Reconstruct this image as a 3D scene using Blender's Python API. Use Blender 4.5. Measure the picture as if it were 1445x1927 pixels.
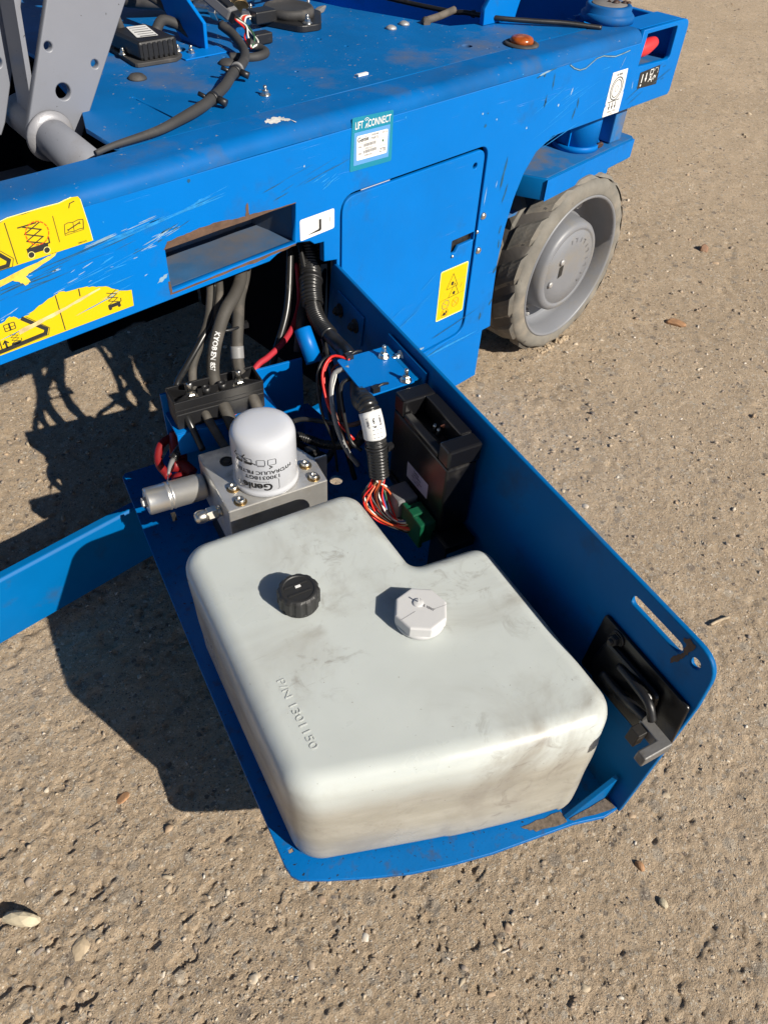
import bpy, bmesh, math, random
import numpy as np
from mathutils import Vector, Matrix
from mathutils.geometry import delaunay_2d_cdt
random.seed(7); RNG = np.random.default_rng(7)
for o in list(bpy.data.objects): bpy.data.objects.remove(o)
SC = bpy.context.scene
COL = SC.collection
R = math.radians

# ------------------------------------------------------------------ camera
cd = bpy.data.cameras.new("camera"); cam = bpy.data.objects.new("camera", cd); COL.objects.link(cam)
rt = Vector((0.71627923, -0.69614575, 0.04821989)); dn = Vector((-0.47611384, -0.53806301, -0.69556007)); fw = Vector((0.51015652, 0.47525707, -0.71684799))
m = Matrix((rt, -dn, -fw)).transposed().to_4x4(); m.translation = (0, 0, 1.0); cam.matrix_world = m
cd.sensor_fit = 'VERTICAL'; cd.sensor_height = 24; cd.lens = 24*1420.29/1927
cd.clip_start = .01; cd.clip_end = 500
SC.camera = cam
# ------------------------------------------------------------------ sky and sun
SUN_AZ, SUN_EL = 97.5, 35.5           # azimuth the shadows point to, sun height
w = bpy.data.worlds.new("World"); SC.world = w; w.use_nodes = True
nt = w.node_tree; sky = nt.nodes.new("ShaderNodeTexSky"); sky.sky_type = 'NISHITA'; sky.sun_disc = False
sky.sun_elevation = R(SUN_EL); sky.sun_rotation = R(90-(SUN_AZ-180)); sky.dust_density = .4; sky.air_density = .5; sky.altitude = 100
bg = nt.nodes["Background"]; nt.links.new(sky.outputs[0], bg.inputs[0]); bg.inputs[1].default_value = .05
ld = bpy.data.lights.new("sun", 'SUN'); ld.energy = 4.9; ld.angle = R(.5); ld.color = (1, .93, .82)
sun = bpy.data.objects.new("sun", ld); COL.objects.link(sun)
a, e = R(SUN_AZ), R(SUN_EL)
sun.rotation_euler = Vector((math.cos(a)*math.cos(e), math.sin(a)*math.cos(e), -math.sin(e))).to_track_quat('-Z', 'Y').to_euler()
vs = SC.view_settings; vs.view_transform = 'Standard'; vs.look = 'None'; vs.exposure = .50; vs.gamma = 1; vs.use_curve_mapping = False

# ------------------------------------------------------------------ materials
def mat(name, col, rough=.5, metal=0., var=.08, vs_=8., dirt=0., dcol=(.16, .13, .10), ds=9., specks=0., scol=(.02, .02, .02),
        sps=160., bump=0., bs=300., coat=0., sss=0., spec=.5, aniso=None, emis=None, dirt2=0., streak=0., trans=0.):
    m = bpy.data.materials.new(name); m.use_nodes = True
    n = m.node_tree.nodes; L = m.node_tree.links; b = n["Principled BSDF"]
    tc = n.new("ShaderNodeTexCoord").outputs["Object"]
    def noise(scale, detail=4, rough_=.55, vec=None, dist=0):
        t = n.new("ShaderNodeTexNoise"); t.inputs["Scale"].default_value = scale; t.inputs["Detail"].default_value = detail
        t.inputs["Roughness"].default_value = rough_; t.inputs["Distortion"].default_value = dist
        L.new(vec or tc, t.inputs["Vector"]); return t.outputs["Fac"]
    def ramp(f, lo, hi, a_=0., b_=1.):
        r = n.new("ShaderNodeMapRange"); r.inputs[1].default_value = lo; r.inputs[2].default_value = hi
        r.inputs[3].default_value = a_; r.inputs[4].default_value = b_; L.new(f, r.inputs[0]); return r.outputs[0]
    def mix(f, A, B):
        x = n.new("ShaderNodeMix"); x.data_type = 'RGBA'
        L.new(f, x.inputs[0])
        for s, v in ((x.inputs[6], A), (x.inputs[7], B)):
            if isinstance(v, tuple): s.default_value = (*v, 1)
            else: L.new(v, s)
        return x.outputs[2]
    c = mix(ramp(noise(vs_, 5), .3, .7), tuple(v*(1-var) for v in col), tuple(min(1, v*(1+var)) for v in col))
    rf = None
    if dirt:
        f = ramp(noise(ds, 9, .62), .64-.22*dirt, .80-.16*dirt, 0, min(1, .5+.5*dirt)); c = mix(f, c, dcol)
        rf = ramp(f, 0, 1, rough, max(rough, .75))
    if dirt2:
        f = ramp(noise(ds*.3, 10, .7, dist=1.5), .52-.1*dirt2, .75, 0, dirt2); c = mix(f, c, dcol)
    if streak:
        mp = n.new("ShaderNodeMapping"); mp.inputs["Scale"].default_value = (5, 160, 160); mp.inputs["Rotation"].default_value = (0, .12, .1)
        L.new(tc, mp.inputs[0]); f = ramp(noise(1.6, 6, .7, mp.outputs[0]), .66, .74, 0, streak); c = mix(f, c, tuple(min(1, v*.5+.35) for v in col))
    if specks:
        f = ramp(noise(sps, 3, .6), .70-.12*specks, .73-.12*specks); c = mix(f, c, scol)
    L.new(c, b.inputs["Base Color"])
    b.inputs["Roughness"].default_value = rough; b.inputs["Metallic"].default_value = metal
    if rf is None: rf = ramp(noise(vs_*5, 5), .3, .7, max(.02, rough-.07), min(1, rough+.09))
    L.new(rf, b.inputs["Roughness"])
    b.inputs["Specular IOR Level"].default_value = spec
    if coat: b.inputs["Coat Weight"].default_value = coat; b.inputs["Coat Roughness"].default_value = .15
    if sss:
        b.inputs["Subsurface Weight"].default_value = sss; b.inputs["Subsurface Radius"].default_value = (.012, .011, .009); b.inputs["Subsurface Scale"].default_value = 1
    if trans: b.inputs["Transmission Weight"].default_value = trans
    if bump:
        bp = n.new("ShaderNodeBump"); bp.inputs["Strength"].default_value = bump; bp.inputs["Distance"].default_value = .001
        L.new(noise(bs, 5, .6), bp.inputs["Height"]); L.new(bp.outputs[0], b.inputs["Normal"])
    return m
BLUE = (.0, .143, .485)
M = dict(
 blue=mat("blue_paint", BLUE, .45, spec=.12, var=.07, vs_=5, dirt=.22, dcol=(.02, .09, .24), ds=12, specks=.0, bump=.12, bs=90, streak=.35, dirt2=.12),
 blue_rail=mat("blue_paint_rail", (.0, .100, .33), .5, spec=.12, var=.16, vs_=9, dirt=.42, dcol=(.055, .09, .15), ds=11, specks=.04, scol=(.2, .22, .25), sps=140, bump=.25, bs=50, streak=.3, dirt2=.3),
 blue_deck=mat("blue_paint_dusty", (.0, .105, .33), .5, spec=.14, var=.16, vs_=7, dirt=.42, dcol=(.12, .118, .125), ds=6, specks=.12, scol=(.25, .22, .2), sps=120, bump=.2, bs=60, dirt2=.3),
 blue_tray=mat("blue_paint_tray", (.0, .112, .33), .45, spec=.10, var=.12, vs_=6, dirt=.35, dcol=(.035, .05, .065), ds=11, dirt2=.2, specks=.0, bump=.15, bs=90),
 blue_lip=mat("blue_paint_gritty", (.0, .122, .385), .42, spec=.2, var=.08, vs_=9, dirt=.45, dcol=(.05, .05, .05), ds=60, specks=.45, scol=(.02, .02, .018), sps=230, bump=.3, bs=200),
 blue_clean=mat("blue_paint_clean", (.0, .140, .46), .38, spec=.22, var=.05, dirt=.12, dcol=(.02, .08, .2), ds=30, bump=.12, bs=90),
 pocket=mat("dusty_pocket_paint", (.03, .095, .20), .6, spec=.2, var=.2, vs_=16, dirt=.9, dcol=(.105, .10, .105), ds=9, dirt2=.5, bump=.25, bs=70),
 blue_worn=mat("blue_paint_worn", (.01, .13, .36), .5, var=.12, dirt=.85, dcol=(.12, .115, .12), ds=14, dirt2=.5, bump=.2, bs=70),
 grey=mat("grey_paint", (.185, .195, .225), .45, var=.05, dirt=.3, dcol=(.14, .135, .14), ds=18, bump=.15, bs=70, specks=.06),
 grey_rim=mat("grey_rim_paint", (.175, .182, .20), .45, var=.08, dirt=.5, dcol=(.20, .18, .15), ds=13, dirt2=.25, bump=.15, bs=120),
 weld=mat("weld_seam", (.33, .33, .35), .4, metal=.3, bump=.6, bs=120),
 tank=mat("tank_plastic", (.475, .500, .485), .34, var=.06, vs_=6, dirt=.30, dcol=(.33, .30, .255), ds=6, dirt2=.55, bump=.10, bs=45, sss=.12, spec=.4),
 black=mat("black_plastic", (.012, .012, .013), .42, var=.2, dirt=.25, dcol=(.06, .055, .05), ds=22, bump=.15, bs=200),
 gloss=mat("black_gloss_plastic", (.006, .006, .007), .3, var=.2, dirt=.2, dcol=(.05, .045, .04), ds=20, bump=.1, bs=150),
 cap=mat("black_cap_plastic", (.018, .018, .018), .5, var=.2, dirt=.15, dcol=(.05, .05, .045), bump=.25, bs=200),
 rubber=mat("hose_rubber", (.05, .045, .038), .72, var=.18, vs_=20, dirt=.55, dcol=(.14, .12, .10), ds=22, bump=.2, bs=300),
 dusty=mat("dusty_black_rubber", (.035, .034, .034), .7, var=.2, vs_=20, dirt=.4, dcol=(.13, .115, .10), ds=16, bump=.2, bs=250),
 corr=mat("corrugated_plastic", (.014, .014, .014), .3, var=.2, dirt=.25, dcol=(.07, .065, .06), ds=30),
 tyre=mat("tyre_rubber", (.165, .155, .135), .85, var=.22, vs_=22, dirt=.5, dcol=(.30, .25, .19), ds=9, bump=.6, bs=160, dirt2=.3, specks=.12, scol=(.08, .075, .07), sps=60),
 tyre_dark=mat("tyre_groove_shade", (.10, .09, .08), .9, var=.2, bump=.4, bs=160),  # darker copy of the rubber, puts shade into the gaps between lugs
 alu=mat("aluminium", (.56, .55, .525), .4, metal=.72, var=.14, vs_=24, dirt=.55, dcol=(.25, .22, .18), ds=16, bump=.12, bs=260),
 can=mat("silver_can", (.70, .69, .66), .36, metal=.85, var=.06, dirt=.25, dcol=(.35, .33, .3), ds=20, bump=.1, bs=200),
 zinc=mat("zinc_plated", (.70, .67, .60), .3, metal=1, var=.12, vs_=60, dirt=.3, dcol=(.4, .36, .28), ds=90),
 steel=mat("dull_steel", (.42, .415, .41), .5, metal=.5, var=.1, dirt=.3, dcol=(.2, .18, .16), ds=40, bump=.3, bs=200),
 latchsteel=mat("worn_latch_steel", (.20, .195, .19), .5, metal=.6, var=.15, dirt=.5, dcol=(.08, .07, .06), ds=50, bump=.3, bs=200),
 darksteel=mat("dark_steel", (.03, .028, .026), .5, metal=.4, var=.2, dirt=.4, dcol=(.1, .085, .07), ds=40),
 filter=mat("white_enamel", (.48, .495, .53), .3, var=.02, dirt=.08, dcol=(.45, .43, .41), ds=14, coat=.2, bump=.05, bs=50),
 whitecap=mat("white_cap_plastic", (.52, .52, .52), .55, var=.04, dirt=.3, dcol=(.45, .43, .40), ds=20, bump=.2, bs=120),
 white=mat("white_print", (.68, .68, .67), .5, var=.02, dirt=.08, dcol=(.5, .48, .45), ds=30),
 black_print=mat("black_print", (.018, .018, .018), .5, var=.1, specks=.0),
 grey_print=mat("grey_print", (.12, .12, .13), .5, var=.1),
 yellow=mat("yellow_vinyl", (.62, .455, .0), .4, var=.03, dirt=.12, dcol=(.52, .37, .03), ds=40),
 yellow_pale=mat("yellow_vinyl_edge", (.78, .72, .25), .5),
 teal=mat("teal_vinyl", (.004, .20, .31), .4, var=.04, dirt=.2, dcol=(.01, .16, .2), ds=20),
 paleblue=mat("pale_blue_vinyl", (.09, .28, .58), .4, var=.04),
 red_print=mat("red_print", (.62, .05, .01), .5),
 orange_print=mat("orange_print", (.70, .25, .005), .5),
 red=mat("red_plastic", (.62, .03, .035), .42, var=.06, dirt=.1, ds=20),
 redcable=mat("red_cable_jacket", (.38, .022, .035), .5, var=.15, dirt=.25, dcol=(.18, .03, .03), ds=30),
 redboot=mat("red_rubber_boot", (.20, .008, .010), .5, var=.1, dirt=.2, dcol=(.1, .02, .02)),
 amber=mat("amber_lens", (.40, .085, .012), .25, var=.4, vs_=90, trans=.25, dirt=.2, dcol=(.25, .07, .02), ds=60),
 green=mat("green_connector", (.005, .075, .035), .35, var=.1),
 greyconn=mat("grey_connector", (.16, .16, .165), .5, var=.08, dirt=.3),
 rust=mat("rust", (.105, .06, .038), .85, var=.3, vs_=60, dirt=.5, dcol=(.05, .03, .02), ds=50, bump=.6, bs=200),
 rustdark=mat("rusty_grease", (.045, .022, .016), .6, var=.3, vs_=60, bump=.6, bs=150),
 chalk=mat("scraped_paint", (.20, .32, .42), .7, var=.2, vs_=80),
 lightscrape=mat("light_blue_scrape", (.01, .205, .52), .55, var=.25, vs_=80),
 greenscuff=mat("dark_green_scuff", (.008, .07, .14), .6, var=.3, vs_=80),
 dust=mat("grey_dust", (.17, .16, .155), .9, var=.2, vs_=40),
 splat=mat("dried_white_splash", (.62, .61, .58), .8, var=.25, vs_=90, bump=.5, bs=200),
 chip=mat("bare_primer_chip", (.27, .38, .48), .6, var=.2, vs_=80),
 ptfe_lit_gap=mat("white_plastic_lit_gap", (.7, .7, .7), .5),
 dark=mat("dark_interior_shade", (.001, .003, .007), .85, spec=.06, var=.2, dirt=.4, dcol=(.005, .005, .005)),  # near-black colour stands in for the shade inside the chassis
 copper=mat("copper_stud", (.62, .22, .12), .35, metal=1),
 brass=mat("brass_fitting", (.36, .25, .12), .4, metal=1),
 wire_red=mat("wire_red", (.60, .02, .015), .4), wire_orange=mat("wire_orange", (.62, .11, .035), .4), wire_black=mat("wire_black", (.012, .012, .012), .4),
 wire_white=mat("wire_white", (.68, .66, .62), .45), wire_blue=mat("wire_blue", (.05, .08, .25), .4), wire_brown=mat("wire_brown", (.13, .04, .02), .45),
 wire_green=mat("wire_green", (.03, .10, .05), .45), wire_grey=mat("wire_grey", (.20, .20, .20), .45), wire_tan=mat("wire_tan", (.40, .28, .14), .45),
 flint=mat("pale_flint", (.50, .43, .30), .8, var=.2, vs_=40, dirt=.4, dcol=(.22, .19, .16), ds=30, bump=.5, bs=120),
 tan=mat("tan_stone", (.42, .33, .22), .75, var=.25, vs_=60, bump=.5, bs=150),
 orange_stone=mat("orange_stone", (.33, .18, .09), .7, var=.3, vs_=60, bump=.4, bs=150),
 brown_stone=mat("brown_stone", (.22, .12, .07), .7, var=.25, vs_=60, bump=.4, bs=150),
 grey_stone=mat("grey_stone", (.20, .18, .17), .8, var=.25, vs_=60, bump=.5, bs=150),
 wood=mat("dry_wood", (.36, .29, .20), .8, var=.3, vs_=120, bump=.5, bs=200),
)

# ------------------------------------------------------------------ frames and object helpers
O = Vector((.46875, .03926, .16)); TA = R(-15.8928)     # tray corner and swing angle
TRAY = Matrix.Translation(O) @ Matrix.Rotation(TA, 4, 'Z')
IDN = Matrix.Identity(4)
BASE = {}
def tag(o, label=None, cat=None, group=None, kind=None):
    if label: o['label'] = label
    if cat: o['category'] = cat
    if group: o['group'] = group
    if kind: o['kind'] = kind
    return o
def thing(name, label, cat, base=(0, 0, 0), frame=IDN, group=None):
    o = bpy.data.objects.new(name, None); COL.objects.link(o); o.empty_display_size = .05
    o.matrix_world = frame @ Matrix.Translation(Vector(base))
    BASE[o.name] = Vector(base); return tag(o, label, cat, group)
LEAN = Matrix(((1, 0, .08, 0), (0, 1, 0, 0), (0, 0, 1, 0), (0, 0, 0, 1)))   # the tray's outer panel leans out a little
LEANING = [False]
def link(name, me, material, parent=None, bevel=0., seg=2, frame=IDN, base=(0, 0, 0), smooth_angle=None):
    """mesh coordinates are in the frame; a child's thing already stands at its base"""
    b = BASE[parent.name] if parent else Vector(base)
    if LEANING[0]: me.transform(LEAN)
    me.transform(Matrix.Translation(-b))
    o = bpy.data.objects.new(name, me); COL.objects.link(o)
    if parent: o.parent = parent; BASE[o.name] = b
    else: o.matrix_world = frame @ Matrix.Translation(b); BASE[o.name] = b
    if material is not None: me.materials.append(M[material] if isinstance(material, str) else material)
    if bevel:
        mo = o.modifiers.new("bevel", 'BEVEL'); mo.width = bevel; mo.segments = seg; mo.limit_method = 'ANGLE'; mo.angle_limit = R(40); mo.harden_normals = False
    return o
class MB:
    def __init__(s): s.v = []; s.f = []; s.sm = []
    def add(s, v, f, smooth=False):
        k = len(s.v); s.v += [tuple(x) for x in v]; s.f += [[i+k for i in q] for q in f]; s.sm += [smooth]*len(f); return s
    def box(s, lo, hi, mtx=None):
        x0, y0, z0 = lo; x1, y1, z1 = hi
        v = [Vector(p) for p in ((x0,y0,z0),(x1,y0,z0),(x1,y1,z0),(x0,y1,z0),(x0,y0,z1),(x1,y0,z1),(x1,y1,z1),(x0,y1,z1))]
        if mtx: v = [mtx @ p for p in v]
        return s.add(v, [(3,2,1,0),(4,5,6,7),(0,1,5,4),(1,2,6,5),(2,3,7,6),(3,0,4,7)])
    def prism(s, poly, axis, lo, hi):
        """poly in the two other axes; extruded from lo to hi along axis"""
        def P(a_, b_, c_): return {0: (c_, a_, b_), 1: (a_, c_, b_), 2: (a_, b_, c_)}[axis]
        n = len(poly); v = [P(a_, b_, lo) for a_, b_ in poly]+[P(a_, b_, hi) for a_, b_ in poly]
        return s.add(v, [tuple(range(n))[::-1], tuple(range(n, 2*n))]+[(i, (i+1) % n, n+(i+1) % n, n+i) for i in range(n)])
    def lathe(s, prof, org, ax=(0, 0, 1), seg=24, smooth=True, a0=0.):
        """prof: (radius, height) pairs; sharp corners repeat the ring"""
        ax = Vector(ax).normalized(); q = ax.to_track_quat('Z', 'Y'); org = Vector(org)
        k = len(s.v); rings = []
        for r, h in prof:
            rings.append(len(s.v)-k if False else len(s.v))
            for i in range(seg):
                t = a0+2*math.pi*i/seg; s.v.append(tuple(org+q @ Vector((r*math.cos(t), r*math.sin(t), h))))
        for A, B in zip(rings, rings[1:]):
            for i in range(seg):
                j = (i+1) % seg; s.f.append([A+i, A+j, B+j, B+i]); s.sm.append(smooth)
        s.f.append([rings[0]+i for i in range(seg)][::-1]); s.sm.append(False)
        s.f.append([rings[-1]+i for i in range(seg)]); s.sm.append(False)
        return s
    def tube(s, pts, r, seg=10, step=.006, corr=None, smooth=True, taper=None):
        P = resample(pts, (corr/4 if corr else step))
        n = len(P); T = [(P[min(i+1, n-1)]-P[max(i-1, 0)]).normalized() for i in range(n)]
        u = T[0].orthogonal().normalized(); k0 = len(s.v)
        for i in range(n):
            u = (u-T[i]*u.dot(T[i])).normalized(); w_ = T[i].cross(u)
            rr = r*(1+.1*(1, .3, -1, .3)[i % 4]) if corr else r
            if taper: rr *= taper(i/(n-1))
            for j in range(seg):
                t = 2*math.pi*j/seg; s.v.append(tuple(P[i]+(u*math.cos(t)+w_*math.sin(t))*rr))
        for i in range(n-1):
            for j in range(seg):
                q = (j+1) % seg; A = k0+i*seg; s.f.append([A+j, A+q, A+seg+q, A+seg+j]); s.sm.append(smooth)
        s.f.append([k0+j for j in range(seg)][::-1]); s.f.append([k0+(n-1)*seg+j for j in range(seg)]); s.sm += [False, False]
        return s
    def mesh(s, name="m"):
        me = bpy.data.meshes.new(name); me.from_pydata(s.v, [], s.f); me.polygons.foreach_set("use_smooth", s.sm); me.update()
        return me
    def build(s, name, material, parent=None, bevel=0., **k):
        return link(name, s.mesh(name), material, parent, bevel, **k)
def resample(pts, step):
    p = [Vector(q) for q in pts]
    if len(p) == 2: dense = [p[0].lerp(p[1], i/40) for i in range(41)]
    else:
        e_ = [p[0]*2-p[1]]+p+[p[-1]*2-p[-2]]; dense = []
        for i in range(1, len(e_)-2):
            a_, b_, c_, d_ = e_[i-1:i+3]
            for k in range(24):
                t = k/24; dense.append(.5*((2*b_)+(c_-a_)*t+(2*a_-5*b_+4*c_-d_)*t*t+(3*b_-a_-3*c_+d_)*t**3))
        dense.append(p[-1])
    out = [dense[0]]; acc = 0
    for A, B in zip(dense, dense[1:]):
        l = (B-A).length; pos = 0
        while l > 0 and acc+(l-pos) >= step:
            pos += step-acc; acc = 0; out.append(A.lerp(B, pos/l))
        acc += l-pos
    if len(out) < 2 or (out[-1]-dense[-1]).length > step*.3: out.append(dense[-1])
    return out
def rpoly(pts, r, n=6):
    """polygon with rounded corners; r one number or one per corner"""
    out = []; N = len(pts)
    for i in range(N):
        p = Vector(pts[i]).to_2d(); a_ = Vector(pts[i-1]).to_2d(); b_ = Vector(pts[(i+1) % N]).to_2d(); rr = r[i] if hasattr(r, '__len__') else r
        if rr <= 0: out.append(tuple(p)); continue
        da = (a_-p).normalized(); db = (b_-p).normalized(); ang = da.angle(db); d = min(rr/math.tan(ang/2), (a_-p).length*.49, (b_-p).length*.49)
        A = p+da*d; B = p+db*d
        for k in range(n+1):
            t = k/n; out.append(tuple(A*(1-t)**2+p*2*t*(1-t)+B*t*t))
    return out
def circ(x, y, r, n=20, ry=None): return [(x+r*math.cos(2*math.pi*i/n), y+(ry or r)*math.sin(2*math.pi*i/n)) for i in range(n)]
def slot(x0, x1, y, r, n=8):
    return [(x1+r*math.cos(t), y+r*math.sin(t)) for t in [(-.5+i/n)*math.pi for i in range(n+1)]]+[(x0+r*math.cos(t), y+r*math.sin(t)) for t in [(.5+i/n)*math.pi for i in range(n+1)]]
def plate(outer, holes, th, mtx, bev=.0012):
    """flat plate with holes, local xy outline, thickness centred on local z=0, moved by mtx; returns a mesh"""
    cu = bpy.data.curves.new("c", 'CURVE'); cu.dimensions = '2D'; cu.fill_mode = 'BOTH'; cu.extrude = max(th/2-bev, 0); cu.bevel_depth = bev; cu.bevel_resolution = 1; cu.offset = -bev
    for loop in [outer]+list(holes):
        sp = cu.splines.new('POLY'); sp.points.add(len(loop)-1); sp.use_cyclic_u = True
        for p, q in zip(sp.points, loop): p.co = (q[0], q[1], 0, 1)
    ob = bpy.data.objects.new("c", cu); COL.objects.link(ob); bpy.context.view_layer.update()
    me = bpy.data.meshes.new_from_object(ob.evaluated_get(bpy.context.evaluated_depsgraph_get()))
    bpy.data.objects.remove(ob); bpy.data.curves.remove(cu); me.materials.clear()
    me.transform(mtx); return me
def basis(o, ex, ey):
    ex = Vector(ex); ey = Vector(ey); ez = ex.cross(ey); mm = Matrix((ex, ey, ez)).transposed().to_4x4(); mm.translation = o; return mm
def rings(mb, pts, r):
    pass
_TX = {}
def text2d(s, size, bold=0.):
    """letters as flat polygons, baseline at y=0, centred on x"""
    key = (s, size, bold)
    if key in _TX: return _TX[key]
    cu = bpy.data.curves.new("t", 'FONT'); cu.body = s; cu.size = size; cu.align_x = 'CENTER'; cu.fill_mode = 'FRONT'; cu.offset = bold*size; cu.resolution_u = 3
    ob = bpy.data.objects.new("t", cu); COL.objects.link(ob); bpy.context.view_layer.update()
    me = bpy.data.meshes.new_from_object(ob.evaluated_get(bpy.context.evaluated_depsgraph_get()))
    v = [(q.co.x, q.co.y) for q in me.vertices]; f = [list(p.vertices) for p in me.polygons]
    bpy.data.objects.remove(ob); bpy.data.curves.remove(cu); bpy.data.meshes.remove(me)
    _TX[key] = (v, f); return v, f
class Print:
    """flat print: shapes in the 2D coordinates of a surface; fn maps (a, b, height) to 3D"""
    def __init__(s, fn): s.fn = fn; s.mb = {}; s.lv = {}
    def _a(s, key, v, f, lv): s.mb.setdefault(key, MB()).add([s.fn(x, y, lv) for x, y in v], f)
    def poly(s, key, p, lv=.0006): s._a(key, p, [list(range(len(p)))], lv)
    def line(s, key, p, w_, lv=.0010, closed=False):
        P = [Vector(q).to_2d() for q in p]; n = len(P); L_ = []
        for i in range(n if closed else n-1):
            a_, b_ = P[i], P[(i+1) % n]; d = (b_-a_)
            if d.length < 1e-7: continue
            d.normalize(); nn = Vector((-d.y, d.x))*w_/2; e_ = d*w_*.35
            s._a(key, [a_-e_+nn, a_-e_-nn, b_+e_-nn, b_+e_+nn], [[0, 1, 2, 3]], lv+.00004*(i % 2))
    def text(s, key, t, x, y, size, ang=0., sx=1., bold=.0, lv=.0010):
        v, f = text2d(t, size, bold); c_, s_ = math.cos(ang), math.sin(ang)
        s._a(key, [(x+c_*a_*sx-s_*b_, y+s_*a_*sx+c_*b_) for a_, b_ in v], f, lv)
def jag(pts, amp, n=6, seed=1):
    rg = random.Random(seed); out = []
    for i in range(len(pts)):
        a_ = Vector(pts[i]); b_ = Vector(pts[(i+1) % len(pts)]); d = b_-a_; nn = Vector((-d.y, d.x)).normalized() if d.length else Vector((0, 0))
        out.append(tuple(a_))
        for k in range(1, n): out.append(tuple(a_+d*(k/n)+nn*rg.uniform(-amp, amp)))
    return out
def bolt(p, ax=(0, 0, 1), r=.006, stud=.0, washer=True, parent=None, name="bolt", material="zinc"):
    mb = MB()
    h = 0
    if washer: mb.lathe([(r*1.55, 0), (r*1.55, .0012), (r*1.3, .0018)], p, ax, 18); h = .0018
    mb.lathe([(r*1.3, h), (r*1.3, h+.0008), (r*1.02, h+.001), (r, h+r*.9), (r*.86, h+r*1.05)], p, ax, 6, smooth=False)
    if stud: mb.lathe([(r*.55, h), (r*.55, h+r+stud-.001), (r*.42, h+r+stud)], p, ax, 12)
    return mb.build(name, material, parent)
def socket(p, ax, r, parent, name="socket_screw", material="zinc"):
    mb = MB(); mb.lathe([(r, 0), (r, r*.75), (r*.85, r*.95), (r*.5, r*.95), (r*.5, r*.5)], p, ax, 18); o = mb.build(name, material, parent)
    return o
def blob(rad, seed, sub=2, amp=.25, flat=1.):
    bm = bmesh.new(); bmesh.ops.create_icosphere(bm, subdivisions=sub, radius=1)
    rg = random.Random(seed); ks = [(Vector((rg.gauss(0, 1), rg.gauss(0, 1), rg.gauss(0, 1))).normalized(), rg.uniform(.35, .95), rg.uniform(.5, 1)) for _ in range(7)]
    for v in bm.verts:
        c = v.co.copy()
        for d, t, q in ks:
            x = c.dot(d)
            if x > t: c -= d*(x-t)*q
        c += c*rg.uniform(-amp, amp)*.15
        v.co = Vector((c.x*rad[0], c.y*rad[1], c.z*rad[2]))
    me = bpy.data.meshes.new("stone"); bm.to_mesh(me); bm.free()
    for p in me.polygons: p.use_smooth = False
    return me

# ------------------------------------------------------------------ ground
def vnoise(x, y, wl, seed):
    """smooth lattice noise, wavelength wl, range about -1..1"""
    X = x/wl+seed*17.13; Y = y/wl-seed*9.71; i = np.floor(X).astype(np.int64); j = np.floor(Y).astype(np.int64); fx = X-i; fy = Y-j
    fx = fx*fx*fx*(fx*(fx*6-15)+10); fy = fy*fy*fy*(fy*(fy*6-15)+10)
    def h(a_, b_):
        n = (a_*374761393+b_*668265263+seed*1442695) & 0x7fffffff; n = ((n ^ (n >> 13))*1274126177) & 0x7fffffff
        return ((n ^ (n >> 16)) & 0xffff)/32767.5-1
    return (h(i, j)*(1-fx)+h(i+1, j)*fx)*(1-fy)+(h(i, j+1)*(1-fx)+h(i+1, j+1)*fx)*fy
def gheight(x, y):
    z = .0045*vnoise(x, y, .55, 1)+.0024*vnoise(x, y, .19, 2)+.0013*vnoise(x, y, .07, 3)
    r = .0009*vnoise(x, y, .026, 4)+.0011*vnoise(x, y, .0125, 5)+.0014*vnoise(x, y, .0070, 6)
    p = vnoise(x, y, .022, 8)*.6+vnoise(x, y, .011, 9)*.4+.25*vnoise(x, y, .16, 10)
    pit = np.clip((p-.50)/.16, 0, 1)
    q = vnoise(x, y, .034, 12)*.7+vnoise(x, y, .017, 13)*.4
    chip = np.clip((q-.50)/.16, 0, 1)
    rough = .6+.4*np.clip(vnoise(x, y, .3, 11)+.3, 0, 1)
    p2 = vnoise(x, y, .0095, 14)*.75+vnoise(x, y, .0052, 15)*.35; p3 = vnoise(x, y, .016, 16)*.7+vnoise(x, y, .008, 17)*.35
    return z+r*rough-.0045*pit*rough-.0026*np.clip((p2-.56)/.16, 0, 1)*np.clip(vnoise(x, y, .11, 18)+.75, 0, 1)-.0034*np.clip((p3-.64)/.14, 0, 1)*rough+.0016*chip-.002
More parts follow.
